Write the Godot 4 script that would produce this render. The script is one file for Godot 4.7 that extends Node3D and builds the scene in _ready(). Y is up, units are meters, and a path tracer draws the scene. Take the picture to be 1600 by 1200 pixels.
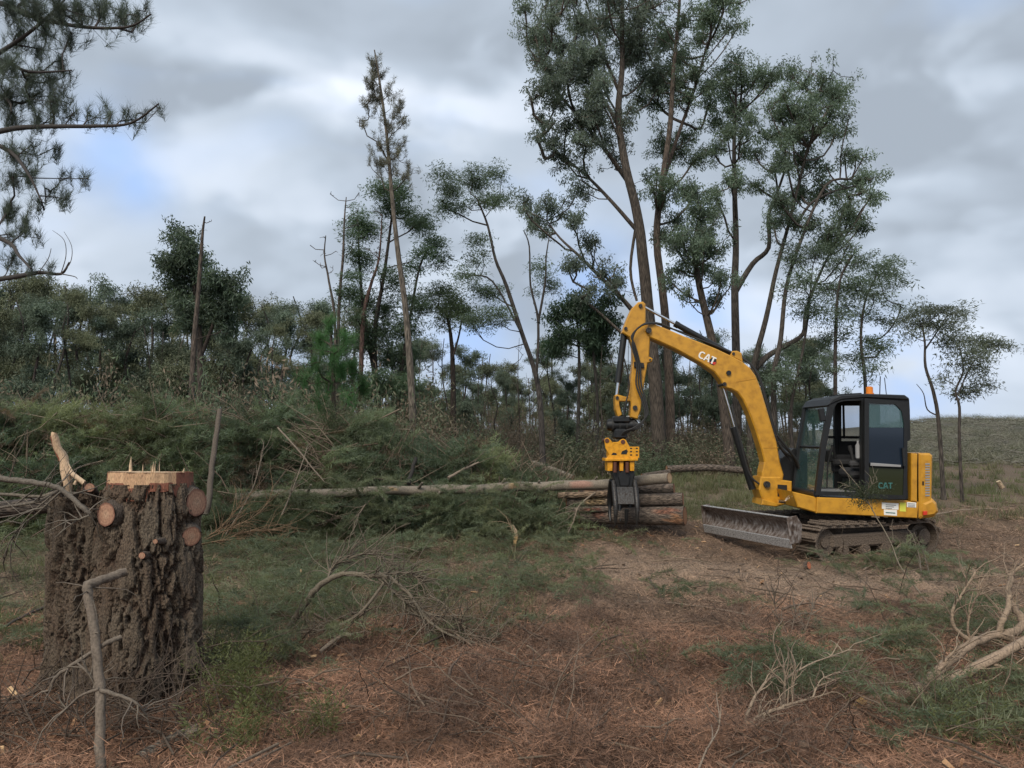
extends Node3D
# A cleared pine block: torn stump and slash in front, a small yellow excavator gripping logs, a belt of gum trees behind.

const F := 1203.0          # focal length, in pixels of a 1600 x 1200 frame
const EYE := Vector3(0, 1.8, 0)
const PITCH := 0.0664      # camera tilted up
var rng := RandomNumberGenerator.new()
var nz := FastNoiseLite.new()
var nz2 := FastNoiseLite.new()
var M := {}
var used := {}
var EX := Vector3.ZERO

# ---------------------------------------------------------------- mesh helpers
class MB:
	var v := PackedVector3Array()
	var n := PackedVector3Array()
	var c := PackedColorArray()
	var u := PackedVector2Array()
	var i := PackedInt32Array()
	var col := Color.WHITE

	func vert(p: Vector3, nn: Vector3, uv := Vector2.ZERO) -> void:
		v.append(p); n.append(nn); c.append(col); u.append(uv)

	func tri(a: int, b: int, d: int) -> void:
		var g: Vector3 = (v[d] - v[a]).cross(v[b] - v[a])
		if g.dot(n[a] + n[b] + n[d]) >= 0.0:
			i.append(a); i.append(b); i.append(d)
		else:
			i.append(a); i.append(d); i.append(b)

	func quad(a: Vector3, b: Vector3, d: Vector3, e: Vector3, out: Vector3) -> void:
		var nn: Vector3 = (d - a).cross(e - b)
		if nn.length() < 1e-9:
			return
		nn = nn.normalized()
		if nn.dot(out) < 0.0:
			nn = -nn
		var k := v.size()
		var w := (b - a).length()
		var h := (e - a).length()
		vert(a, nn, Vector2(0, 0)); vert(b, nn, Vector2(w, 0)); vert(d, nn, Vector2(w, h)); vert(e, nn, Vector2(0, h))
		tri(k, k + 1, k + 2); tri(k, k + 2, k + 3)

	func tri3(a: Vector3, b: Vector3, d: Vector3, out: Vector3) -> void:
		var nn: Vector3 = (b - a).cross(d - a)
		if nn.length() < 1e-10:
			return
		nn = nn.normalized()
		if nn.dot(out) < 0.0:
			nn = -nn
		var k := v.size()
		vert(a, nn); vert(b, nn); vert(d, nn)
		tri(k, k + 1, k + 2)

	# a tapering tube along points, smooth sides
	func tube(p: Array, r: Array, sides := 6, cap0 := false, cap1 := false, wob := 0.0) -> void:
		var m := p.size()
		if m < 2:
			return
		var t0: Vector3 = (p[1] - p[0]).normalized()
		var side: Vector3 = t0.cross(Vector3.UP if absf(t0.y) < 0.9 else Vector3.RIGHT).normalized()
		var k := v.size()
		var run := 0.0
		for a in m:
			var t: Vector3 = ((p[mini(a + 1, m - 1)] - p[maxi(a - 1, 0)]) as Vector3).normalized()
			if a > 0:
				run += (p[a] - p[a - 1]).length()
			side = side - t * side.dot(t)
			if side.length() < 1e-4:
				side = t.cross(Vector3.RIGHT)
			side = side.normalized()
			var bi := t.cross(side)
			for s in sides + 1:
				var an := TAU * s / sides
				var o := side * cos(an) + bi * sin(an)
				var rr: float = r[a]
				if wob > 0.0:
					rr *= 1.0 + wob * sin(an * 3.0 + run * 7.0 + a) * cos(an * 2.0 - run * 5.0)
				vert(p[a] + o * rr, o, Vector2(float(s) / sides, run))
		for a in m - 1:
			for s in sides:
				var q := k + a * (sides + 1) + s
				tri(q, q + 1, q + sides + 2); tri(q, q + sides + 2, q + sides + 1)
		if cap0:
			disc(p[0], -t0, r[0], sides)
		if cap1:
			disc(p[m - 1], (p[m - 1] - p[m - 2]).normalized(), r[m - 1], sides)

	func disc(p: Vector3, nn: Vector3, r: float, sides := 12) -> void:
		var s0: Vector3 = nn.cross(Vector3.UP if absf(nn.y) < 0.9 else Vector3.RIGHT).normalized()
		var b0 := nn.cross(s0)
		var k := v.size()
		vert(p, nn, Vector2(0.5, 0.5))
		for s in sides + 1:
			var an := TAU * s / sides
			vert(p + (s0 * cos(an) + b0 * sin(an)) * r, nn, Vector2(0.5 + 0.5 * cos(an), 0.5 + 0.5 * sin(an)))
		for s in sides:
			tri(k, k + 1 + s, k + 2 + s)

	func cyl(a: Vector3, b: Vector3, r: float, sides := 14) -> void:
		tube([a, b], [r, r], sides, true, true)

	func box(x: Transform3D, s: Vector3, ch := 0.0) -> void:
		var h := s * 0.5
		ch = minf(ch, minf(h.x, minf(h.y, h.z)) * 0.6)
		for ax in 3:
			for sg in [-1.0, 1.0]:
				var o := Vector3.ZERO; o[ax] = sg
				var p := (ax + 1) % 3
				var q := (ax + 2) % 3
				var pts := []
				for e in [[-1, -1], [1, -1], [1, 1], [-1, 1]]:
					var w := Vector3.ZERO
					w[ax] = sg * h[ax]; w[p] = e[0] * (h[p] - ch); w[q] = e[1] * (h[q] - ch)
					pts.append(x * w)
				quad(pts[0], pts[1], pts[2], pts[3], x.basis * o)
		if ch > 0.0:
			for ax in 3:
				var p := (ax + 1) % 3
				var q := (ax + 2) % 3
				for e in [[-1, -1], [1, -1], [1, 1], [-1, 1]]:
					var pts := []
					for k in [[-1, 0], [1, 0], [1, 1], [-1, 1]]:
						var w := Vector3.ZERO
						w[ax] = k[0] * (h[ax] - ch)
						w[p] = e[0] * (h[p] - (ch if k[1] else 0.0)); w[q] = e[1] * (h[q] - (0.0 if k[1] else ch))
						pts.append(x * w)
					var o := Vector3.ZERO; o[p] = e[0]; o[q] = e[1]
					quad(pts[0], pts[1], pts[2], pts[3], x.basis * o)
			for sx in [-1, 1]:
				for sy in [-1, 1]:
					for sz in [-1, 1]:
						var sg := Vector3(sx, sy, sz)
						tri3(x * (sg * Vector3(h.x, h.y - ch, h.z - ch)), x * (sg * Vector3(h.x - ch, h.y, h.z - ch)), x * (sg * Vector3(h.x - ch, h.y - ch, h.z)), x.basis * sg)

	# outline in x, y pushed back from z0 (front) to z1, chamfered
	func prism(poly: PackedVector2Array, z0: float, z1: float, ch := 0.008) -> void:
		if Geometry2D.is_polygon_clockwise(poly):
			poly.reverse()
		var m := poly.size()
		var ins := PackedVector2Array()
		for a in m:
			var e0 := (poly[a] - poly[(a + m - 1) % m]).normalized()
			var e1 := (poly[(a + 1) % m] - poly[a]).normalized()
			var n0 := Vector2(-e0.y, e0.x)
			var n1 := Vector2(-e1.y, e1.x)
			var b := n0 + n1
			b = b.normalized() / maxf(0.5, b.normalized().dot(n1)) if b.length() > 0.1 else n1
			ins.append(poly[a] + b * ch)
		var idx := Geometry2D.triangulate_polygon(poly)
		if idx.is_empty():
			push_error("bad outline")
		for f in [[z0, 1.0], [z1, -1.0]]:
			var k := v.size()
			for p in ins:
				vert(Vector3(p.x, p.y, f[0]), Vector3(0, 0, f[1]), p)
			for t in idx.size() / 3:
				tri(k + idx[t * 3], k + idx[t * 3 + 1], k + idx[t * 3 + 2])
		for a in m:
			var b := (a + 1) % m
			var e := (poly[b] - poly[a]).normalized()
			var o := Vector3(e.y, -e.x, 0)
			var p0 := Vector3(poly[a].x, poly[a].y, 0)
			var p1 := Vector3(poly[b].x, poly[b].y, 0)
			var q0 := Vector3(ins[a].x, ins[a].y, 0)
			var q1 := Vector3(ins[b].x, ins[b].y, 0)
			var zf := Vector3(0, 0, z0)
			var zfc := Vector3(0, 0, z0 - ch)
			var zbc := Vector3(0, 0, z1 + ch)
			var zb := Vector3(0, 0, z1)
			quad(p0 + zfc, p1 + zfc, p1 + zbc, p0 + zbc, o)
			quad(q0 + zf, q1 + zf, p1 + zfc, p0 + zfc, o + Vector3(0, 0, 1))
			quad(q0 + zb, q1 + zb, p1 + zbc, p0 + zbc, o - Vector3(0, 0, 1))

	# a window frame: outline and hole of equal point count
	func ring(a: PackedVector2Array, b: PackedVector2Array, z0: float, z1: float) -> void:
		var m := a.size()
		for k in m:
			var j := (k + 1) % m
			var A0 := Vector3(a[k].x, a[k].y, 0); var A1 := Vector3(a[j].x, a[j].y, 0)
			var B0 := Vector3(b[k].x, b[k].y, 0); var B1 := Vector3(b[j].x, b[j].y, 0)
			var f := Vector3(0, 0, z0); var g := Vector3(0, 0, z1)
			var o := ((A0 + A1) - (B0 + B1)).normalized()
			quad(A0 + f, A1 + f, B1 + f, B0 + f, Vector3(0, 0, 1))
			quad(A0 + g, A1 + g, B1 + g, B0 + g, Vector3(0, 0, -1))
			quad(A0 + f, A1 + f, A1 + g, A0 + g, o)
			quad(B0 + f, B1 + f, B1 + g, B0 + g, -o)

	func mesh() -> ArrayMesh:
		var arr := []
		arr.resize(Mesh.ARRAY_MAX)
		arr[Mesh.ARRAY_VERTEX] = v; arr[Mesh.ARRAY_NORMAL] = n; arr[Mesh.ARRAY_COLOR] = c
		arr[Mesh.ARRAY_TEX_UV] = u; arr[Mesh.ARRAY_INDEX] = i
		var am := ArrayMesh.new()
		am.add_surface_from_arrays(Mesh.PRIMITIVE_TRIANGLES, arr)
		return am

# many small faces from a few templates
class LB:
	var v := PackedVector3Array()
	var n := PackedVector3Array()
	var c := PackedColorArray()
	func face(a: Vector3, b: Vector3, d: Vector3, col: Color) -> void:
		var nn := (d - a).cross(b - a).normalized()
		for p in [a, b, d]:
			v.append(p); n.append(nn); c.append(col)
	func add(t: LB, x: Transform3D, tint: Color) -> void:
		v.append_array(x * t.v)
		n.append_array(Transform3D(x.basis.orthonormalized(), Vector3.ZERO) * t.n)
		var cc := PackedColorArray()
		cc.resize(t.v.size())
		cc.fill(tint)
		c.append_array(cc)
	func mesh() -> ArrayMesh:
		var arr := []
		arr.resize(Mesh.ARRAY_MAX)
		arr[Mesh.ARRAY_VERTEX] = v; arr[Mesh.ARRAY_NORMAL] = n; arr[Mesh.ARRAY_COLOR] = c
		var am := ArrayMesh.new()
		am.add_surface_from_arrays(Mesh.PRIMITIVE_TRIANGLES, arr)
		return am

# ---------------------------------------------------------------- scene helpers
func numbered(called: String) -> String:
	var k: int = used.get(called, 0)
	used[called] = k + 1
	return called if k == 0 else "%s_%03d" % [called, k]

func thing(called: String, label: String, category: String, at := Vector3.ZERO, group := "") -> Node3D:
	var o := Node3D.new()
	o.name = numbered(called)
	o.position = at
	add_child(o)
	tag(o, label, category, group)
	return o

func tag(o: Node, label: String, category: String, group := "") -> void:
	o.set_meta("label", label)
	o.set_meta("category", category)
	if group != "":
		o.set_meta("group", group)

func put(called: String, mesh: Mesh, mat: Material, parent: Node = self, label := "") -> MeshInstance3D:
	var o := MeshInstance3D.new()
	o.mesh = mesh
	if mesh.get_surface_count() > 0 and mat != null:
		o.material_override = mat
	o.name = numbered(called) if parent == self else called
	parent.add_child(o, true)
	if label != "":
		o.set_meta("label", label)
	return o

func scatter(called: String, mesh: Mesh, mat: Material, xs: Array, cols: Array, label: String, kind := "stuff") -> MultiMeshInstance3D:
	var mm := MultiMesh.new()
	mm.transform_format = MultiMesh.TRANSFORM_3D
	mm.use_colors = true
	mm.mesh = mesh
	mm.instance_count = xs.size()
	for k in xs.size():
		mm.set_instance_transform(k, xs[k])
		mm.set_instance_color(k, cols[k])
	var o := MultiMeshInstance3D.new()
	o.multimesh = mm
	o.material_override = mat
	o.name = numbered(called)
	add_child(o)
	o.set_meta("kind", kind)
	o.set_meta("label", label)
	return o

func ray(px: float, py: float) -> Vector3:
	var y := (600.0 - py) / F
	var d := Vector3((px - 800.0) / F, y * cos(PITCH) + sin(PITCH), y * sin(PITCH) - cos(PITCH))
	return d / -d.z

func pt(px: float, py: float, d: float) -> Vector3:
	return EYE + ray(px, py) * d

func gp(px: float, py: float, up := 0.0) -> Vector3:      # where the ground is hit
	var r := ray(px, py)
	var d := 2.5
	while d < 120.0:
		var p := EYE + r * d
		if p.y < gh(p.x, p.z):
			break
		d += 0.04
	var q := EYE + r * d
	q.y = gh(q.x, q.z) + up
	return q

func sm(a: float, b: float, x: float) -> float:
	return smoothstep(a, b, x)

func gh(x: float, z: float) -> float:
	var d := -z
	var right := sm(6.0, 14.0, x - 0.1 * d)
	var h := sm(12.5, 30.0, d) * lerpf(1.0, 0.55, right) + 0.5 * sm(30.0, 80.0, d)
	h += 2.3 * sm(24.0, 82.0, d) * sm(0.1, 0.55, (x - 4.0) / maxf(d, 1.0)) * (0.9 + 0.35 * nz.get_noise_2d(x * 3.0, 77.0))
	h += 0.3 * exp(-(pow(x - 1.6, 2) / 7.0 + pow(d - 13.6, 2) / 3.0))
	h += 0.14 * exp(-(pow(x + 4.0, 2) / 20.0 + pow(d - 14.0, 2) / 4.0))
	var calm := 1.0 - 0.85 * exp(-(pow(x - 5.1, 2) + pow(d - 12.2, 2)) / 5.0)
	h += calm * (0.09 * nz.get_noise_2d(x * 8.0, z * 8.0) + 0.05 * nz.get_noise_2d(x * 32.0 + 50.0, z * 32.0))
	if d < 22.0 and d > 0.0:
		h += calm * 0.05 * nz2.get_noise_2d(x * 12.0, z * 12.0) * sm(22.0, 12.0, d)
		h += calm * (0.26 * maxf(0.0, nz2.get_noise_2d(x * 22.0 + 7.0, z * 22.0) - 0.12) + 0.05 * nz2.get_noise_2d(x * 60.0, z * 60.0)) * sm(12.5, 9.0, d + 0.5 * sin(x * 2.0))
	return h

func rv(a: float) -> Vector3:
	return Vector3(rng.randf_range(-a, a), rng.randf_range(-a, a), rng.randf_range(-a, a))

func rdir() -> Vector3:
	var y := rng.randf_range(-1, 1)
	var a := rng.randf() * TAU
	var s := sqrt(1.0 - y * y)
	return Vector3(s * cos(a), y, s * sin(a))

func smooth(p: Array, per := 4) -> Array:
	var out := []
	for k in p.size() - 1:
		var a: Vector3 = p[maxi(k - 1, 0)]
		var b: Vector3 = p[k]
		var c: Vector3 = p[k + 1]
		var d: Vector3 = p[mini(k + 2, p.size() - 1)]
		for s in per:
			out.append(b.cubic_interpolate(c, a, d, float(s) / per))
	out.append(p[p.size() - 1])
	return out

func taper(n: int, a: float, b: float, pw := 1.0) -> Array:
	var r := []
	for k in n:
		r.append(lerpf(a, b, pow(float(k) / maxi(n - 1, 1), pw)))
	return r

func basis_to(dir: Vector3, roll := 0.0) -> Basis:       # y axis along dir
	var y := dir.normalized()
	var x := y.cross(Vector3.FORWARD if absf(y.z) < 0.9 else Vector3.RIGHT).normalized()
	return Basis(x, y, x.cross(y)).rotated(y, roll)

func lin(r: float, g: float, b: float) -> Color:          # linear base colour
	return Color(r, g, b)

# ---------------------------------------------------------------- materials
func noise_tex(freq: float, oct: int, stops: Array, seed := 1, size := 512, kind := FastNoiseLite.TYPE_SIMPLEX_SMOOTH) -> NoiseTexture2D:
	var n := FastNoiseLite.new()
	n.seed = seed
	n.noise_type = kind
	n.frequency = freq
	n.fractal_octaves = oct
	n.fractal_type = FastNoiseLite.FRACTAL_FBM if oct > 1 else FastNoiseLite.FRACTAL_NONE
	var t := NoiseTexture2D.new()
	t.width = size; t.height = size
	t.seamless = true
	t.noise = n
	var g := Gradient.new()
	g.offsets = PackedFloat32Array()
	g.colors = PackedColorArray()
	var off := PackedFloat32Array()
	var cs := PackedColorArray()
	for s in stops:
		off.append(s[0])
		cs.append(s[1])
	g.offsets = off
	g.colors = cs
	t.color_ramp = g
	return t

func gray(x: float) -> Color:
	return Color(x, x, x)

func mat(called: String, base: Color, rough := 0.9, metal := 0.0, vc := true) -> StandardMaterial3D:
	var m := StandardMaterial3D.new()
	m.resource_name = called
	m.albedo_color = base.linear_to_srgb()
	m.roughness = rough
	m.metallic = metal
	m.vertex_color_use_as_albedo = vc
	M[called] = m
	return m

func tri_tex(m: StandardMaterial3D, tex: Texture2D, scale: Vector3, bump: Texture2D = null, depth := 1.0) -> void:
	m.albedo_texture = tex
	m.uv1_triplanar = true
	m.uv1_world_triplanar = true
	m.uv1_scale = scale
	if bump != null:
		m.heightmap_enabled = true
		m.heightmap_texture = bump
		m.heightmap_scale = depth

func materials() -> void:
	var soft := noise_tex(0.02, 5, [[0.0, gray(0.55)], [0.5, gray(0.85)], [1.0, gray(1.0)]], 3)
	var fine := noise_tex(0.06, 5, [[0.2, gray(0.55)], [0.5, gray(0.9)], [0.8, gray(1.0)]], 9)
	var relief := noise_tex(0.05, 5, [[0.0, gray(0.0)], [1.0, gray(1.0)]], 12)
	var streak := noise_tex(0.035, 4, [[0.25, gray(0.3)], [0.5, gray(0.75)], [0.75, gray(1.0)]], 21)
	var streak_h := noise_tex(0.035, 4, [[0.3, gray(0.0)], [0.6, gray(1.0)]], 21)
	var g := mat("ground", Color.WHITE, 0.97)
	tri_tex(g, fine, Vector3(0.9, 0.9, 0.9), relief, 3.0)
	for d in [["bark_dark", 0.9], ["bark", 0.9]]:
		var b := mat(d[0], Color.WHITE, d[1])
		tri_tex(b, streak, Vector3(2.6, 0.2, 2.6), streak_h, 0.9)
	var st := mat("stump_bark", Color.WHITE, 0.93)
	tri_tex(st, fine, Vector3(3.0, 1.6, 3.0), relief, 1.0)
	var sk := mat("stick", Color.WHITE, 0.85)
	tri_tex(sk, soft, Vector3(5, 5, 5), relief, 0.3)
	var w := mat("wood", Color.WHITE, 0.8)
	tri_tex(w, noise_tex(0.05, 4, [[0.2, gray(0.7)], [0.5, gray(0.92)], [0.8, gray(1.0)]], 33), Vector3(7, 1.2, 7), relief, 0.3)
	var leaf := mat("leaf", Color.WHITE, 0.55)
	leaf.backlight_enabled = true
	leaf.backlight = Color(1.0, 1.0, 0.85)
	leaf.cull_mode = BaseMaterial3D.CULL_DISABLED
	var far := mat("leaf_far", Color.WHITE, 0.7)
	far.backlight_enabled = true
	far.backlight = Color(0.7, 0.7, 0.6)
	far.cull_mode = BaseMaterial3D.CULL_DISABLED
	var dry := mat("dry", Color.WHITE, 0.9)
	dry.cull_mode = BaseMaterial3D.CULL_DISABLED
	# machine
	var dirt := noise_tex(0.016, 6, [[0.1, Color(0.86, 0.84, 0.81)], [0.4, Color(0.94, 0.935, 0.925)], [0.75, gray(1.0)]], 44)
	var y := mat("yellow", lin(0.53, 0.262, 0.018), 0.45, 0.0, false)
	tri_tex(y, dirt, Vector3(0.8, 0.8, 0.8))
	y.clearcoat_enabled = true; y.clearcoat = 0.25; y.clearcoat_roughness = 0.3
	var yb := mat("yellow_new", lin(0.68, 0.31, 0.012), 0.4, 0.0, false)
	tri_tex(yb, dirt, Vector3(1.8, 1.8, 1.8))
	var k := mat("black", lin(0.012, 0.013, 0.014), 0.45, 0.0, false)
	tri_tex(k, noise_tex(0.02, 4, [[0.0, gray(1.0)], [1.0, gray(0.7)]], 51), Vector3(1.5, 1.5, 1.5))
	mat("rubber", lin(0.018, 0.018, 0.018), 0.75, 0.0, false)
	var stl := mat("steel", lin(0.06, 0.06, 0.06), 0.5, 0.5, false)
	tri_tex(stl, noise_tex(0.03, 5, [[0.25, Color(0.55, 0.45, 0.38)], [0.55, gray(0.9)], [1.0, gray(1.0)]], 61), Vector3(2, 2, 2))
	var pl := mat("blade_steel", lin(0.34, 0.32, 0.31), 0.55, 0.3, false)
	tri_tex(pl, noise_tex(0.02, 5, [[0.2, Color(0.35, 0.28, 0.24)], [0.45, Color(0.62, 0.55, 0.5)], [0.8, gray(1.0)]], 63), Vector3(1.6, 0.7, 1.6))
	var lp := mat("worn_edge", lin(0.52, 0.52, 0.52), 0.45, 0.5, false)
	tri_tex(lp, noise_tex(0.04, 5, [[0.2, gray(0.5)], [0.55, gray(1.0)]], 64), Vector3(2, 2, 2))
	mat("chrome", lin(0.75, 0.75, 0.75), 0.12, 1.0, false)
	var mud := mat("mud", lin(0.19, 0.145, 0.11), 0.95, 0.0, false)
	tri_tex(mud, fine, Vector3(1.6, 1.6, 1.6), relief, 2.0)
	var gl := mat("glass", Color(0.55, 0.75, 0.72, 0.22), 0.02, 0.0, false)
	gl.albedo_color = Color(0.25, 0.42, 0.42, 0.25)
	gl.transparency = BaseMaterial3D.TRANSPARENCY_ALPHA
	gl.cull_mode = BaseMaterial3D.CULL_DISABLED
	var gd := mat("tinted_glass", Color.WHITE, 0.03, 0.0, false)
	gd.albedo_color = Color(0.05, 0.10, 0.15, 0.45)
	gd.transparency = BaseMaterial3D.TRANSPARENCY_ALPHA
	gd.cull_mode = BaseMaterial3D.CULL_DISABLED
	mat("orange", lin(0.75, 0.22, 0.02), 0.3, 0.0, false)
	mat("red", lin(0.55, 0.04, 0.02), 0.3, 0.0, false)
	mat("white", lin(0.75, 0.75, 0.72), 0.5, 0.0, false)
	mat("lime", lin(0.62, 0.62, 0.08), 0.5, 0.0, false)
	mat("grey", lin(0.25, 0.25, 0.25), 0.6, 0.0, false)
	mat("teal", lin(0.04, 0.14, 0.13), 0.5, 0.0, false)
	mat("brownpin", lin(0.10, 0.035, 0.02), 0.6, 0.2, false)
	mat("navy", lin(0.010, 0.018, 0.032), 0.06, 0.0, false)
	mat("dark_green_glass", lin(0.022, 0.028, 0.014), 0.06, 0.0, false)
	mat("grey_dark", lin(0.035, 0.035, 0.037), 0.8, 0.0, false)
	mat("ochre", lin(0.38, 0.18, 0.01), 0.6, 0.0, false)
	var bl := mat("bark_log", Color.WHITE, 0.92)
	tri_tex(bl, streak, Vector3(0.5, 3.0, 3.0), streak_h, 1.5)
	mat("olive", lin(0.07, 0.075, 0.02), 0.7, 0.0, false)

# ---------------------------------------------------------------- sky
func make_sky() -> PanoramaSkyMaterial:
	var W := 1536
	var H := 768
	var img := Image.create(W, H, false, Image.FORMAT_RGBF)
	var n1 := FastNoiseLite.new()
	n1.seed = 5; n1.frequency = 0.9; n1.fractal_octaves = 5; n1.fractal_gain = 0.52
	var n2 := FastNoiseLite.new()
	n2.seed = 8; n2.frequency = 0.45; n2.fractal_octaves = 4
	# soft masses of cloud: place in the frame, reach along and across, slope, strength
	var feats := [
		[380, 60, 230, 60, 0.45, 0.22], [500, 130, 260, 55, 0.5, 0.10], [470, 250, 330, 60, 0.45, -0.17], [620, 360, 300, 50, 0.4, -0.16], [240, 110, 120, 60, 0.2, -0.12],
		[700, 190, 220, 80, 0.3, 0.11], [150, 370, 160, 60, 0.3, 0.13], [420, 440, 170, 30, 0.0, 0.10], [740, 60, 160, 60, 0.3, -0.07],
		[1480, 90, 190, 90, 0.1, -0.13], [1490, 260, 130, 45, -0.1, 0.17], [1540, 360, 120, 60, 0.0, -0.20], [1540, 590, 120, 40, 0.0, 0.12], [1250, 40, 120, 60, 0.0, 0.05],
		[1000, 620, 260, 60, 0.0, 0.10], [1420, 150, 200, 40, 0.2, -0.06], [430, 110, 90, 45, 0.0, -0.12], [560, 30, 120, 50, 0.3, 0.06]]
	var fd := []
	for f in feats:
		fd.append(ray(f[0], f[1]).normalized())
	var blue := [[180, 240, 55, 38], [215, 285, 40, 22], [735, 525, 60, 45], [930, 430, 60, 50], [1390, 600, 70, 60], [20, 600, 70, 40], [1090, 500, 60, 60]]
	var bd := []
	for f in blue:
		bd.append(ray(f[0], f[1]).normalized())
	for j in H:
		var el := (0.5 - (j + 0.5) / H) * PI
		for i in W:
			if el < -0.03:
				img.set_pixel(i, j, Color(0.22, 0.21, 0.2))
				continue
			var ph := (i + 0.5) / W * TAU
			var dir := Vector3(sin(ph) * cos(el), sin(el), -cos(ph) * cos(el))
			var q := dir / (maxf(dir.y, 0.0) + 0.35)
			var warp := n2.get_noise_3d(q.x * 1.3, 3.0, q.z * 1.3)
			var a := n1.get_noise_3d(q.x * 0.85 + warp * 0.7, 0.0, q.z * 1.5 + warp * 0.5)
			var b := n1.get_noise_3d(q.x * 2.2 + 9.0, 5.0, q.z * 3.2 + warp)
			var pf := n1.get_noise_3d(dir.x * 2.3 + warp * 0.35, dir.y * 3.6, dir.z * 2.3 + 4.0)
			var pf2 := n1.get_noise_3d(dir.x * 5.5 + pf, dir.y * 8.0 + 3.0, dir.z * 5.5)
			var l := 0.495 + 0.10 * a + 0.09 * b + 0.17 * (sm(-0.08, 0.26, pf + 0.25 * pf2) - 0.4) + 0.07 * pf2
			if dir.z < 0.0:
				var px := 800.0 + F * dir.x / -dir.z + 110.0 * warp + 60.0 * b + 130.0 * pf2
				var py := 680.0 - F * dir.y / -dir.z + 80.0 * a + 50.0 * b + 110.0 * pf
				for k in feats.size():
					var f: Array = feats[k]
					if fd[k].dot(dir) < 0.86:
						continue
					var dx: float = px - f[0]
					var dy: float = py - f[1]
					var s: float = f[4]
					var e := exp(-(pow((dx + dy * s) / f[2], 2) + pow((dy - dx * s) / f[3], 2)))
					l += f[5] * e * 0.72
			var bl := 0.0
			for k in blue.size():
				var dt: float = bd[k].dot(dir)
				if dt > 0.985:
					bl = maxf(bl, exp(-(1.0 - dt) * F * F * 2.0 / pow(blue[k][2] * 1.1, 2)))
			bl *= clampf(0.75 + 1.6 * b, 0.0, 1.0)
			bl = maxf(bl, clampf((a - 0.30) * 1.2, 0.0, 0.5))
			l = clampf(l, 0.37, 0.85)
			l = lerpf(l, 0.60, sm(0.16, 0.0, el) * 0.45)
			var cl := Color(0.86 * l, 0.99 * l, 1.16 * l).lerp(Color(l, l, l * 1.05), clampf((l - 0.5) * 1.6, 0.0, 0.8))
			cl = cl.lerp(Color(0.33, 0.50, 0.84), bl * 0.75)
			img.set_pixel(i, j, cl)
	var p := PanoramaSkyMaterial.new()
	p.panorama = ImageTexture.create_from_image(img)
	return p

# ---------------------------------------------------------------- foliage pieces
var T := {}

func leaf_face(t: LB, p: Vector3, dir: Vector3, l: float, w: float, col: Color) -> void:
	var s := dir.cross(rdir()).normalized() * w
	var m := p + dir * l * 0.45 + dir.cross(s).normalized() * w * 0.4
	t.face(p, m + s, p + dir * l, col)
	t.face(p, p + dir * l, m - s, col)

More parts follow.
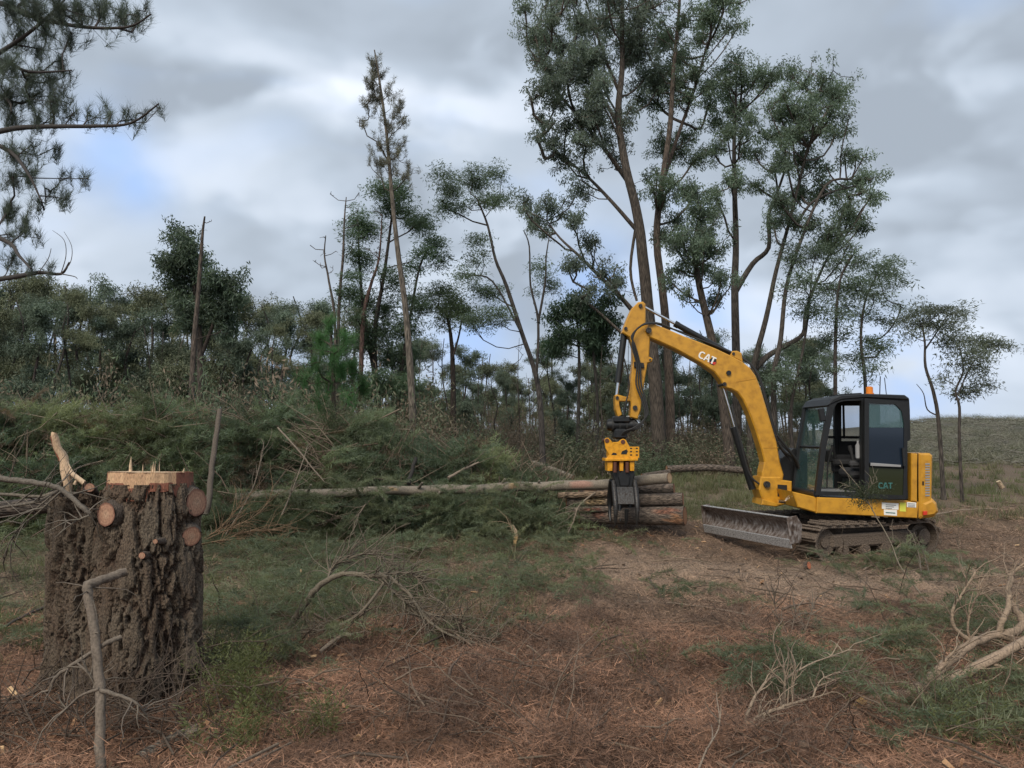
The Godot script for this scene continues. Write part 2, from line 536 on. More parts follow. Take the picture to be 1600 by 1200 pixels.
func templates() -> void:
	var shade := func() -> Color: return gray(rng.randf_range(0.75, 1.25))
	T.gum = []; T.wattle = []; T.tuft = []; T.spray = []; T.needle = []; T.grass = []; T.scrub = []; T.cone = []; T.broad = []; T.grow = []
	for k in 3:
		var t := LB.new()                     # hanging gum leaves
		for j in 26:
			var p := rdir() * 0.23 * pow(rng.randf(), 0.6)
			var d := (Vector3(0, -0.7, 0) + rdir()).normalized()
			leaf_face(t, p, d, rng.randf_range(0.10, 0.17), rng.randf_range(0.014, 0.022), shade.call())
		T.gum.append(t)
		t = LB.new()                          # fine flat layers of wattle
		for j in 44:
			var p := rdir() * Vector3(0.30, 0.13, 0.30) * pow(rng.randf(), 0.5)
			var d := (Vector3(p.x, -0.05, p.z) * 3.0 + rdir()).normalized()
			leaf_face(t, p, d, rng.randf_range(0.07, 0.13), rng.randf_range(0.008, 0.013), shade.call())
		T.wattle.append(t)
		t = LB.new()                          # pine tuft, needles round the shoot's tip
		for j in 44:
			var a := rng.randf() * TAU
			var o := Vector3(cos(a), 0, sin(a))
			var d := (Vector3(0, rng.randf_range(0.5, 2.6), 0) + o).normalized()
			var p := Vector3(0, rng.randf_range(-0.16, 0.04), 0)
			var s := d.cross(rdir()).normalized() * 0.0017
			t.face(p - s, p + s, p + d * rng.randf_range(0.09, 0.14), shade.call())
		T.tuft.append(t)
		t = LB.new()                          # felled branchlet with long soft needles
		for tw in 5:
			var yaw := rng.randf_range(-0.6, 0.6)
			var base := Vector3(rng.randf_range(-0.05, 0.05), 0, 0)
			for j in 38:
				var f := pow(rng.randf(), 0.8)
				var ax := Vector3(sin(yaw) * f * 0.6, -0.18 * f * f + rng.randf_range(-0.02, 0.02), -cos(yaw) * f * 0.65)
				var d := (Vector3(sin(yaw), -0.2, -cos(yaw)) + rdir() * 1.1).normalized()
				var s := d.cross(rdir()).normalized() * 0.0048
				t.face(base + ax - s, base + ax + s, base + ax + d * rng.randf_range(0.06, 0.13), shade.call())
			var tip := base + Vector3(sin(yaw) * 0.6, -0.18, -cos(yaw) * 0.65)
			t.face(base - Vector3(0.004, 0, 0), base + Vector3(0.004, 0, 0), tip, gray(0.7))
		T.spray.append(t)
		t = LB.new()                          # shed needles on the ground
		for j in 46:
			var p := Vector3(rng.randf_range(-0.2, 0.2), rng.randf_range(0.0, 0.03), rng.randf_range(-0.2, 0.2))
			var a := rng.randf() * TAU
			var d := Vector3(cos(a), rng.randf_range(-0.12, 0.3), sin(a))
			var s := Vector3(-sin(a), rng.randf_range(-0.5, 0.5), cos(a)) * 0.0014
			var l := rng.randf_range(0.035, 0.10)
			t.face(p - s, p + s, p + d * l, gray(rng.randf_range(0.4, 1.5)))
		T.needle.append(t)
		t = LB.new()
		for j in 34:                          # grass tuft
			var a := rng.randf() * TAU
			var p := Vector3(cos(a), 0, sin(a)) * rng.randf() * 0.12
			var d := Vector3(rng.randf_range(-0.5, 0.5), 1, rng.randf_range(-0.5, 0.5))
			var s := Vector3(cos(a * 3.0), 0, sin(a * 3.0)) * 0.005
			t.face(p - s, p + s, p + d * rng.randf_range(0.08, 0.24), shade.call())
		T.grass.append(t)
		t = LB.new()                          # bare twiggy scrub
		for j in 46:
			var a := rng.randf() * TAU
			var p := Vector3(rng.randf_range(-0.5, 0.5), rng.randf_range(0, 0.8), rng.randf_range(-0.5, 0.5))
			var d := Vector3(cos(a) * 0.5, rng.randf_range(0.3, 1.4), sin(a) * 0.5)
			var s := d.cross(rdir()).normalized() * 0.008
			t.face(p - s, p + s, p + d * rng.randf_range(0.3, 0.8), gray(rng.randf_range(0.6, 1.3)))
		for j in 50:
			var p := Vector3(rng.randf_range(-0.55, 0.55), rng.randf_range(0, 1.3), rng.randf_range(-0.55, 0.55))
			leaf_face(t, p, rdir(), 0.07, 0.014, gray(rng.randf_range(0.6, 1.2)))
		T.scrub.append(t)
		t = LB.new()                          # leafy bush, one metre high
		for j in 22:
			var a := rng.randf() * TAU
			var p := Vector3(cos(a), 0, sin(a)) * 0.12
			var d := Vector3(cos(a) * rng.randf_range(0.1, 0.6), 1.0, sin(a) * rng.randf_range(0.1, 0.6))
			var s := d.cross(rdir()).normalized() * 0.006
			t.face(p - s, p + s, p + d * rng.randf_range(0.5, 1.0), gray(0.6))
		for q in 16:
			var c := Vector3(rng.randf_range(-0.42, 0.42), rng.randf_range(0.12, 1.0), rng.randf_range(-0.42, 0.42))
			var sh := rng.randf_range(0.6, 1.35)
			for j in 16:
				leaf_face(t, c + rdir() * 0.15, (rdir() + Vector3(0, -0.2, 0)).normalized(), rng.randf_range(0.05, 0.09), 0.011, gray(sh * rng.randf_range(0.8, 1.2)))
		T.broad.append(t)
		t = LB.new()                          # upright brown green tufts of a thin conifer
		for j in 40:
			var p := Vector3(rng.randf_range(-0.05, 0.05), rng.randf_range(-0.12, 0.12), rng.randf_range(-0.05, 0.05))
			var d := (Vector3(0, 0.8, 0) + rdir()).normalized()
			var s := d.cross(rdir()).normalized() * 0.006
			t.face(p - s, p + s, p + d * rng.randf_range(0.10, 0.2), shade.call())
		T.cone.append(t)
		t = LB.new()                          # small regrowth with soft upright leaves
		for j in 60:
			var f := rng.randf()
			var a := rng.randf() * TAU
			var p := Vector3(cos(a) * 0.10 * f, f * 0.3, sin(a) * 0.10 * f)
			var d := (Vector3(cos(a), 0.7, sin(a)) + rdir() * 0.4).normalized()
			leaf_face(t, p, d, rng.randf_range(0.03, 0.06), 0.005, shade.call())
		T.grow.append(t)

# ---------------------------------------------------------------- trees
# trunks: [points, base radius, tip radius]; blobs: [centre, reach]
func grow_tree(root: Node3D, trunks: Array, blobs: Array, o: Dictionary) -> void:
	var at := root.position
	var pos := PackedVector3Array()
	var par := PackedInt32Array()
	var rad := PackedFloat32Array()
	var chains := []
	var trunk_chains := []
	var fixed := {}
	var main := -1
	for t in trunks:
		var p := smooth(t[0], 4)
		var ch := []
		var from := -1
		if pos.size() > 0:
			var best := 1e9
			for k in pos.size():
				var dd := pos[k].distance_to(p[0])
				if dd < best:
					best = dd; from = k
			if best > 1.2:
				from = -1
		for k in p.size():
			pos.append(p[k]); par.append(from if k == 0 else pos.size() - 2)
			var rr := lerpf(t[1], t[2], float(k) / (p.size() - 1))
			if k == 0 and from < 0:
				rr *= 1.3
			rad.append(rr); fixed[pos.size() - 1] = true
			ch.append(pos.size() - 1)
		trunk_chains.append(ch)
	var tips := []          # [node, blob]
	var order := blobs.duplicate()
	if o.get("fill", 0.0) > 0.0:
		for b in blobs:
			if rng.randf() < o.fill:
				order.append([b[0] + rdir() * b[1] * 1.35, b[1] * rng.randf_range(0.4, 0.75)])
	order.sort_custom(func(a, b): return a[0].y < b[0].y)
	var lift: float = o.get("lift", 0.35)
	for bi in order.size():
		var b: Array = order[bi]
		var c: Vector3 = b[0]
		var best := 1e9
		var from := 0
		for k in pos.size():
			var q := pos[k]
			var dd := q.distance_to(c)
			var cost: float = dd + 2.0 * maxf(0.0, q.y - c.y + lift * Vector2(q.x - c.x, q.z - c.z).length()) + (0.0 if fixed.has(k) else o.get("own", 0.25))
			if cost < best:
				best = cost; from = k
		var a0 := pos[from]
		var dist := a0.distance_to(c)
		var seg := clampi(int(dist / 0.35), 2, 9)
		var ch := [from]
		var bend := rdir() * dist * 0.09
		var out := (c - a0) * Vector3(1, 0, 1)
		for k in range(1, seg + 1):
			var f := float(k) / seg
			var q := a0.lerp(c, f) + bend * sin(f * PI) + Vector3(0, -0.10 * dist * sin(f * PI), 0) + out * 0.08 * sin(f * PI) + rv(0.04)
			pos.append(q); par.append(ch[-1]); rad.append(0.0)
			ch.append(pos.size() - 1)
		chains.append(ch)
		var local := ch.slice(-mini(3, seg))
		var R: float = b[1] * o.get("spread", 1.0)
		var n := int(maxf(4.0, o.get("twigs", 14) * pow(R / o.get("unit", 0.8), 1.7)))
		var flat: float = o.get("flat", 0.75)
		for j in n:
			var e := c + rdir() * Vector3(1, flat, 1) * R * minf(absf(rng.randfn(0.0, 0.78)), 1.9)
			var bb := 1e9
			var bf: int = local[0]
			for k in local:
				var dd := pos[k].distance_to(e) + 0.5 * maxf(0.0, pos[k].y - e.y)
				if dd < bb:
					bb = dd; bf = k
			var mid := pos[bf].lerp(e, 0.5) + rv(0.12 * bb) - Vector3(0, 0.05 * bb, 0)
			pos.append(mid); par.append(bf); rad.append(0.0)
			pos.append(e); par.append(pos.size() - 2); rad.append(0.0)
			var m := pos.size() - 1
			chains.append([bf, m - 1, m])
			local.append(m - 1)
			if j % 2 == 0:
				local.append(m)
			tips.append([m, bi])
	# thickness from the tips down
	var pw := 2.3
	var tip: float = o.get("tip", 0.006)
	var acc := PackedFloat32Array()
	acc.resize(pos.size())
	for k in range(pos.size() - 1, -1, -1):
		if not fixed.has(k):
			if acc[k] == 0.0:
				acc[k] = pow(tip, pw)
			rad[k] = pow(acc[k], 1.0 / pw)
			if par[k] >= 0:
				acc[par[k]] += acc[k]
	var mb := MB.new()
	var bark: Color = o.get("bark", lin(0.10, 0.085, 0.07))
	for t in trunk_chains.size():
		var p := []
		var r := []
		for k in trunk_chains[t]:
			p.append(pos[k] - at); r.append(rad[k])
		mb.col = bark * rng.randf_range(0.9, 1.15)
		if o.has("barks"):
			mb.col = o.barks[t % o.barks.size()]
		mb.tube(p, r, o.get("sides", 9), false, true, 0.05)
	var twig_col: Color = o.get("twig", bark)
	for ch in chains:
		var p := []
		var r := []
		for k in ch.size():
			p.append(pos[ch[k]] - at)
			var rr := rad[ch[k]]
			if k == 0:
				rr = minf(rr, rad[ch[1]] * 1.25)
			r.append(rr)
		mb.col = twig_col * rng.randf_range(0.8, 1.15)
		mb.tube(p, r, 5 if r[0] > 0.02 else 3)
	put("trunk", mb.mesh(), M[o.get("bark_mat", "bark")], root)
	if o.get("leaves", 3) <= 0:
		return
	var lb := LB.new()
	var set: Array = T[o.get("leaf", "gum")]
	var green: Color = o.get("green", lin(0.045, 0.065, 0.04))
	var tones := []
	var full := []
	for k in order.size():
		tones.append(rng.randf_range(0.75, 1.3))
		full.append(rng.randf_range(0.45, 1.25))
	var ls: float = o.get("leaf_size", 1.0)
	for t in tips:
		for j in int(o.get("leaves", 3) * full[t[1]] + rng.randf()):
			var p := pos[t[0]] - at + (rdir() * 0.26 * ls if j > 0 else Vector3.ZERO)
			var bs := Basis(Vector3.UP, rng.randf() * TAU).rotated(rdir(), rng.randf() * 0.5)
			if o.get("aim", false):
				var back := pos[t[0]] - pos[par[t[0]]]
				bs = basis_to(back + Vector3(0, 0.12, 0) + rdir() * 0.05, rng.randf() * TAU)
				p = pos[t[0]].lerp(pos[par[t[0]]], 0.4 * j) - at
			lb.add(set[rng.randi() % set.size()], Transform3D(bs.scaled(Vector3.ONE * ls * rng.randf_range(0.8, 1.25)), p), green * tones[t[1]] * rng.randf_range(0.85, 1.15))
	put("crown", lb.mesh(), M.leaf_far if o.get("far", false) else M.leaf, root)

func px_trunk(px: Array, d: float, r0: float, r1: float, wander := 0.4, to_ground := true) -> Array:
	var p := []
	var w := 0.0
	for k in px.size():
		w += rng.randf_range(-wander, wander) if k > 0 else 0.0
		var q := pt(px[k][0], px[k][1], d + w)
		p.append(q)
	if to_ground:
		var g: Vector3 = p[0]
		g.y = gh(g.x, g.z) - 0.1
		p[0] = g
	return [p, r0, r1]

func px_blobs(list: Array, d: float, deep: float) -> Array:
	var out := []
	for b in list:
		var dd := d + rng.randf_range(-deep, deep)
		out.append([pt(b[0], b[1], dd), b[2] * dd / F])
	return out

func big_tree(called: String, label: String, trunks: Array, blobs: Array, o: Dictionary) -> Node3D:
	var base: Vector3 = trunks[0][0][0]
	var t := thing(called, label, "tree", base, o.get("group", ""))
	grow_tree(t, trunks, blobs, o)
	return t

func ordinal(n: int) -> String:
	var w := ["first", "second", "third", "fourth", "fifth", "sixth", "seventh", "eighth", "ninth", "tenth", "eleventh", "twelfth", "thirteenth", "fourteenth", "fifteenth", "sixteenth", "seventeenth", "eighteenth", "nineteenth", "twentieth"]
	if n < 20:
		return w[n]
	return "%dth" % (n + 1) if (n + 1) % 10 > 3 or (n + 1) % 10 == 0 else "%d%s" % [n + 1, ["st", "nd", "rd"][n % 10]]

func kind_tree(k: int) -> Node3D:        # models for the belt of trees behind, about 10 m tall
	var t := Node3D.new()
	add_child(t)
	t.name = "belt_tree_model_%d" % k
	var blobs := []
	var trunks := []
	var o := {}
	match k:
		0, 1:    # bushy gums
			var p := []
			for j in 5:
				p.append(Vector3(rng.randf_range(-0.25, 0.25) * j * 0.6, j * 2.1, rng.randf_range(-0.25, 0.25) * j * 0.6))
			p[0] = Vector3(0, -0.6, 0)
			trunks = [[p, 0.13, 0.05]]
			for j in 13:
				var a := rng.randf() * TAU
				var y := rng.randf_range(3.0, 9.4)
				var r := rng.randf_range(0.3, 1.7) * (1.25 - absf(y - 6.5) / 5.0)
				blobs.append([Vector3(cos(a) * r, y, sin(a) * r), rng.randf_range(0.65, 1.05)])
			o = {"far": true, "twigs": 16, "leaves": 3, "unit": 0.8, "green": [lin(0.131, 0.147, 0.088), lin(0.098, 0.133, 0.094)][k], "bark": lin(0.075, 0.06, 0.05), "leaf_size": 1.35}
		2, 3:    # slender, open crowned
			var p := []
			for j in 6:
				p.append(Vector3(rng.randf_range(-0.3, 0.3) * j * 0.5, j * 1.9, rng.randf_range(-0.3, 0.3) * j * 0.5))
			p[0] = Vector3(0, -0.6, 0)
			trunks = [[p, 0.10, 0.03]]
			for j in 6:
				var a := rng.randf() * TAU
				var y := rng.randf_range(6.6, 9.8)
				var r := rng.randf_range(0.2, 1.5)
				blobs.append([p[5].lerp(p[3], (9.8 - y) / 3.5) * Vector3(1, 0, 1) + Vector3(cos(a) * r, y, sin(a) * r), rng.randf_range(0.5, 0.85)])
			o = {"far": true, "twigs": 14, "leaves": 3, "unit": 0.8, "flat": 0.5, "leaf": "wattle", "green": [lin(0.111, 0.143, 0.101), lin(0.131, 0.147, 0.085)][k - 2], "bark": lin(0.06, 0.05, 0.042), "leaf_size": 1.3}
		4:       # several stems
			for j in 3:
				var a := rng.randf() * TAU
				var e := Vector3(cos(a), 0, sin(a))
				trunks.append([[Vector3(0, -0.6, 0) + e * 0.1, e * 0.5 + Vector3(0, 3, 0), e * 0.9 + Vector3(0, 6, 0), e * 1.5 + Vector3(0, 8.5, 0)], 0.09, 0.03])
				for q in 5:
					blobs.append([e * rng.randf_range(0.5, 2.0) + Vector3(0, rng.randf_range(3.4, 9.0), 0) + rv(0.5), rng.randf_range(0.5, 0.9)])
			o = {"far": true, "twigs": 14, "leaves": 3, "unit": 0.8, "green": lin(0.117, 0.140, 0.088), "bark": lin(0.13, 0.11, 0.09), "leaf_size": 1.3}
		5:       # nearly bare
			trunks = [[[Vector3(0, -0.6, 0), Vector3(0.1, 3, 0), Vector3(-0.1, 6, 0.1), Vector3(0.1, 9, 0)], 0.075, 0.015]]
			for j in 8:
				var a := rng.randf() * TAU
				var y := rng.randf_range(3.0, 8.8)
				blobs.append([Vector3(cos(a) * 0.9, y, sin(a) * 0.9), rng.randf_range(0.4, 0.7)])
			o = {"twigs": 9, "leaves": 0, "unit": 0.8, "tip": 0.009, "bark": lin(0.11, 0.085, 0.07)}
	grow_tree(t, trunks, blobs, o)
	return t

func belt(models: Array, list: Array, called: String, where: String, group: String) -> void:
	list.sort_custom(func(a, b): return a[0] < b[0])
	var seen := {}
	var looks := ["bushy olive green gum", "bushy dark green gum", "slender open crowned gum", "slender yellow green gum", "many stemmed spreading gum", "bare leafless tree"]
	for s in list:
		var base := pt(s[0], 680, s[1])
		base.y = gh(base.x, base.z)
		var top := pt(s[0], s[2], s[1]).y
		var o: Node3D = models[s[3]].duplicate()
		o.name = numbered(called)
		add_child(o)
		var h := (top - base.y) / 9.9
		o.position = base
		o.rotation.y = rng.randf() * TAU
		var wide := h * rng.randf_range(0.9, 1.2) * float(s[4] if s.size() > 4 else 1.0)
		o.scale = Vector3(wide, h, wide)
		var n: int = seen.get(s[3], 0)
		seen[s[3]] = n + 1
		tag(o, "%s %s from the left %s" % [ordinal(n), looks[s[3]], where], "tree", group)

# ---------------------------------------------------------------- the machine
func P2(list: Array, d: float) -> PackedVector2Array:      # outline in the plane d metres away, from the machine's base
	var out := PackedVector2Array()
	for p in list:
		var q := pt(p[0], p[1], d) - EX
		out.append(Vector2(q.x, q.y))
	return out

func E(px: float, py: float, d: float) -> Vector3:
	return pt(px, py, d) - EX

func plate(called: String, list: Array, d: float, thick: float, m: String, parent: Node, ch := 0.008) -> MeshInstance3D:
	var mb := MB.new()
	mb.prism(P2(list, d), -d - EX.z, -d - thick - EX.z, ch)
	return put(called, mb.mesh(), M[m], parent)

func bar(called: String, a: Vector3, b: Vector3, r: float, m: String, parent: Node, sides := 14) -> MeshInstance3D:
	var mb := MB.new()
	mb.cyl(a, b, r, sides)
	return put(called, mb.mesh(), M[m], parent)

func hose(pts: Array, r: float, parent: Node, called := "hose") -> void:
	var p := smooth(pts, 6)
	var mb := MB.new()
	mb.tube(p, taper(p.size(), r, r), 8, true, true)
	put(called, mb.mesh(), M.rubber, parent)

func pin(px: float, py: float, d: float, r: float, thick: float, m: String, parent: Node, called := "pin") -> void:
	var a := E(px, py, d)
	bar(called, a, a - Vector3(0, 0, thick), r, m, parent, 16)

func excavator() -> void:
	EX = Vector3(5.05, 0, -12.3)
	EX.y = gh(EX.x, EX.z) - 0.035
	var x := thing("excavator", "yellow compact excavator with black cab gripping the log stack with its grapple", "excavator", EX)
	# --- crawler, turned a little towards the camera
	var u := Vector3(-0.927, 0, 0.375)
	var s := Vector3(0.375, 0, 0.927)
	var B := Basis(-u, Vector3.UP, s)          # local x to the rear, z to the near side
	var pad := MB.new()
	pad.box(Transform3D.IDENTITY, Vector3(0.40, 0.028, 0.088), 0.006)
	pad.box(Transform3D(Basis(), Vector3(0, 0.026, 0.0)), Vector3(0.39, 0.03, 0.024), 0.006)
	var pad_mesh := pad.mesh()
	for side in [1.0, -1.0]:
		var c: Vector3 = s * 0.76 * side
		var tr := MB.new()
		var n := 64
		var pts := []
		var hw := 0.96
		var r := 0.265
		var per := 4.0 * hw + TAU * r
		for k in n:
			var l: float = per * k / n
			var p := Vector2.ZERO
			var t := Vector2.ZERO
			if l < 2 * hw:
				p = Vector2(-hw + l, 2 * r - 0.05 * sin(PI * l / (2 * hw)) * 0.35); t = Vector2(1, 0)
			elif l < 2 * hw + PI * r:
				var a := (l - 2 * hw) / r
				p = Vector2(hw + sin(a) * r, r + cos(a) * r); t = Vector2(cos(a), -sin(a))
			elif l < 4 * hw + PI * r:
				p = Vector2(hw - (l - 2 * hw - PI * r), 0); t = Vector2(-1, 0)
			else:
				var a := (l - 4 * hw - PI * r) / r
				p = Vector2(-hw - sin(a) * r, r - cos(a) * r); t = Vector2(-cos(a), sin(a))
			pts.append([p, t])
		var band := MB.new()
		for k in n:
			for f in [[0.03, 1.0], [0.052, -1.0]]:
				pass
			var p0: Vector2 = pts[k][0]; var p1: Vector2 = pts[(k + 1) % n][0]
			var n0 := Vector2(-pts[k][1].y, pts[k][1].x); var n1 := Vector2(-pts[(k + 1) % n][1].y, pts[(k + 1) % n][1].x)
			var q := func(p: Vector2, nn: Vector2, o: float, z: float) -> Vector3: var w := p + nn * o; return B * Vector3(w.x, w.y, z) + c
			for z in [-0.17, 0.17]:
				band.quad(q.call(p0, n0, -0.012, z), q.call(p1, n1, -0.012, z), q.call(p1, n1, -0.05, z), q.call(p0, n0, -0.05, z), B * Vector3(0, 0, z))
			band.quad(q.call(p0, n0, -0.05, -0.17), q.call(p1, n1, -0.05, -0.17), q.call(p1, n1, -0.05, 0.17), q.call(p0, n0, -0.05, 0.17), B * Vector3(-n0.x, -n0.y, 0))
		var tk := put("track", band.mesh(), M.mud, x)
		for k in n / 2:
			var a = pts[k * 2]
			var tn := Vector3(a[1].x, a[1].y, 0)
			var up := Vector3(-a[1].y, a[1].x, 0)
			# long side of a shoe lies across the track
			var bs := Basis(Vector3(0, 0, 1), up, tn)
			if bs.determinant() < 0:
				bs = Basis(Vector3(0, 0, -1), up, tn)
			var o := put("track_shoe", pad_mesh, M.mud, tk)
			o.transform = Transform3D(B, c) * Transform3D(bs, Vector3(a[0].x, a[0].y, 0))
		var fr := MB.new()
		fr.box(Transform3D(B, c + B * Vector3(0.02, 0.27, 0)), Vector3(1.7, 0.20, 0.2), 0.03)
		put("track_frame", fr.mesh(), M.mud, x)
		for k in 4:
			bar("roller", c + B * Vector3(-0.62 + 0.41 * k, 0.13, -0.12), c + B * Vector3(-0.62 + 0.41 * k, 0.13, 0.12), 0.085, "mud", x)
		bar("idler", c + B * Vector3(-hw, r, -0.07), c + B * Vector3(-hw, r, 0.07), 0.205, "mud", x, 24)
		bar("hub", c + B * Vector3(-hw, r, -0.1), c + B * Vector3(-hw, r, 0.1), 0.07, "mud", x, 16)
		bar("sprocket", c + B * Vector3(hw, r, -0.05), c + B * Vector3(hw, r, 0.05), 0.19, "mud", x, 18)
		bar("hub", c + B * Vector3(hw, r, -0.13), c + B * Vector3(hw, r, 0.13), 0.12, "mud", x, 16)
	var cf := MB.new()
	cf.box(Transform3D(B, Vector3(0, 0.40, 0)), Vector3(1.1, 0.16, 1.3), 0.03)
	cf.box(Transform3D(B, Vector3(0, 0.52, 0)), Vector3(0.9, 0.1, 0.8), 0.03)
	put("centre_frame", cf.mesh(), M.mud, x)
	bar("slew_ring", Vector3(0, 0.5, 0), Vector3(0, 0.70, 0), 0.44, "black", x, 32)
	# --- blade
	var bl := Node3D.new()
	bl.name = "dozer_blade"
	x.add_child(bl)
	bl.transform = Transform3D(B, u * 1.62 + Vector3(0, 0.27, 0))
	var mb := MB.new()
	var N := 10
	var prof := []
	for k in N + 1:
		var a := float(k) / N
		prof.append(Vector2(-0.02 + 0.13 * 4.0 * (a - 0.5) * (a - 0.5) * -1.0 + 0.06 * (1.0 - a), 0.075 + a * 0.315))
	for k in N:
		var p: Vector2 = prof[k]; var q: Vector2 = prof[k + 1]
		var o := Vector3(-(q.y - p.y), q.x - p.x, 0)
		mb.quad(Vector3(p.x, p.y, -0.97), Vector3(q.x, q.y, -0.97), Vector3(q.x, q.y, 0.97), Vector3(p.x, p.y, 0.97), o)
		mb.quad(Vector3(p.x + 0.02, p.y, -0.97), Vector3(q.x + 0.02, q.y, -0.97), Vector3(q.x + 0.02, q.y, 0.97), Vector3(p.x + 0.02, p.y, 0.97), -o)
	put("mouldboard", mb.mesh(), M.blade_steel, bl)
	mb = MB.new()
	mb.box(Transform3D(Basis(Vector3(0, 0, 1), 0.25), Vector3(-0.075, 0.035, 0)), Vector3(0.022, 0.13, 1.98), 0.004)
	put("cutting_edge", mb.mesh(), M.worn_edge, bl)
	mb = MB.new()
	mb.box(Transform3D(Basis(), Vector3(-0.075, 0.395, 0)), Vector3(0.05, 0.02, 1.95), 0.005)
	put("top_rail", mb.mesh(), M.worn_edge, bl)
	for e in [-0.985, 0.985]:
		mb = MB.new()
		var side2 := PackedVector2Array([Vector2(-0.09, 0.03), Vector2(-0.13, 0.40), Vector2(0.03, 0.42), Vector2(0.12, 0.30), Vector2(0.10, 0.05)])
		mb.prism(side2, e + 0.014, e - 0.014, 0.004)
		put("end_plate", mb.mesh(), M.blade_steel, bl)
	for e in [-0.5, 0.5]:
		mb = MB.new()
		mb.tube([Vector3(0.08, 0.15, e), Vector3(0.55, 0.12, e), Vector3(1.15, 0.10, e * 0.8)], [0.06, 0.07, 0.07], 8, true, true)
		put("push_arm", mb.mesh(), M.mud, bl)
	bar("blade_ram", Vector3(0.10, 0.28, 0), Vector3(0.95, 0.28, 0), 0.045, "black", bl)
	# --- slewing body
	var d := 11.32
	plate("side_skirt", [[1277, 777], [1276, 802], [1434, 810], [1434, 786], [1417, 782]], d, 0.06, "yellow", x, 0.012)
	plate("front_skirt", [[1238, 768], [1247, 793], [1276, 801.5], [1276.5, 777]], d + 0.03, 0.9, "yellow", x, 0.014)
	plate("floor_plate", [[1279, 779], [1278, 798], [1434, 805], [1434, 787]], d + 0.062, 1.75, "black", x)
	var tb := plate("tail_side_panel", [[1424, 708], [1424, 783], [1434, 785], [1434, 810], [1434.2, 709]], d + 0.01, 0.12, "yellow", x, 0.012)
	var tail := plate("engine_cover", [[1436, 708], [1436, 810], [1455, 809], [1457, 800], [1458.5, 712], [1454, 708]], d + 0.005, 1.7, "yellow", x, 0.03)
	var cw := MB.new()
	cw.prism(P2([[1441, 785], [1440, 811], [1462, 808], [1469, 800], [1466, 786], [1458, 778]], d - 0.02), -d + 0.02 - EX.z, -d - 1.75 - EX.z, 0.05)
	put("counterweight", cw.mesh(), M.yellow, x)
	plate("tail_light", [[1443, 799], [1443, 805], [1449, 804.6], [1449.5, 798.4]], d - 0.035, 0.03, "red", x, 0.003)
	for k in 13:
		plate("vent_slat", [[1446, 724 + k * 4.1], [1446, 726.2 + k * 4.1], [1453, 726 + k * 4.1], [1453, 723.8 + k * 4.1]], d - 0.003, 0.02, "brownpin" if false else "grey", tail, 0.001)
	plate("door_lock", [[1441.5, 752], [1441.5, 758], [1443.8, 758], [1443.8, 752]], d - 0.006, 0.03, "black", tail, 0.002)
	plate("cover_seam", [[1434.4, 708.4], [1434.4, 810], [1435.8, 810], [1435.8, 708.4]], d + 0.03, 0.05, "black", x, 0.002)
	# notices on the skirt
	plate("notice", [[1378, 785], [1378, 795], [1404, 796.5], [1404, 786.5]], d - 0.003, 0.006, "white", x, 0.001)
	plate("notice", [[1381, 796], [1381.4, 804.6], [1401.6, 806], [1401.6, 797]], d - 0.003, 0.006, "white", x, 0.001)
	plate("notice", [[1406, 785], [1406, 799], [1415.6, 799.6], [1415.6, 785.6]], d - 0.003, 0.006, "lime", x, 0.001)
	plate("notice", [[1417, 784.4], [1417, 792.4], [1431.6, 793.2], [1431.6, 785.4]], d - 0.003, 0.006, "white", x, 0.001)
	for k in 3:
		plate("print_line", [[1384, 788 + k * 2.6], [1384, 789.3 + k * 2.6], [1400 - k * 3, 790.2 + k * 2.6], [1400 - k * 3, 788.9 + k * 2.6]], d - 0.006, 0.004, "grey", x, 0.0005)
		plate("print_line", [[1419, 786.2 + k * 2.2], [1419, 787.4 + k * 2.2], [1430, 788 + k * 2.2], [1430, 786.8 + k * 2.2]], d - 0.006, 0.004, "grey", x, 0.0005)
	plate("print_line", [[1384, 800], [1384, 801.6], [1399, 802.6], [1399, 801]], d - 0.006, 0.004, "teal", x, 0.0005)
	# hydraulic bay in front of the cab, behind the boom foot
	plate("valve_cover", [[1221, 716], [1216, 738], [1226, 762], [1262, 768], [1262, 706], [1240, 700]], 12.35, 0.5, "black", x)
	# --- cab
	var cab := Node3D.new()
	cab.name = "cab"
	x.add_child(cab)
	var zn := -d - EX.z
	var zfar := zn - 1.0
	var outer := P2([[1274, 774], [1283, 700], [1296, 632], [1303, 624], [1316, 619], [1352, 616.5], [1352, 775]], d)
	var inner := P2([[1283, 768], [1291, 700], [1303, 638], [1308, 630], [1318, 626.5], [1346, 625.5], [1346, 769]], d)
	for e in [["door_frame", zn, zn - 0.07], ["far_side_frame", zfar + 0.07, zfar]]:
		mb = MB.new()
		mb.ring(outer, inner, e[1], e[2])
		put(e[0], mb.mesh(), M.black, cab)
	# rear quarter on both sides, with its window
	var qo := P2([[1352.4, 616.4], [1352.4, 776], [1418, 780], [1417.5, 690], [1423.5, 687], [1422.5, 640], [1421.5, 624], [1416, 618.5]], d)
	var qi := P2([[1370, 632], [1370, 668], [1388, 668], [1400, 668], [1409.5, 668], [1409.5, 650], [1408.5, 638], [1404, 631.5]], d)
	var qf := P2([[1357, 630], [1357, 690], [1388, 690], [1400, 690], [1412, 688], [1412, 650], [1411, 638], [1405, 630]], d)
	for e in [["rear_quarter", zn - 0.015, zn - 0.07, qi], ["rear_quarter", zfar + 0.07, zfar, qf]]:
		mb = MB.new()
		mb.ring(qo, e[3], e[1], e[2])
		put(e[0], mb.mesh(), M.black, cab)
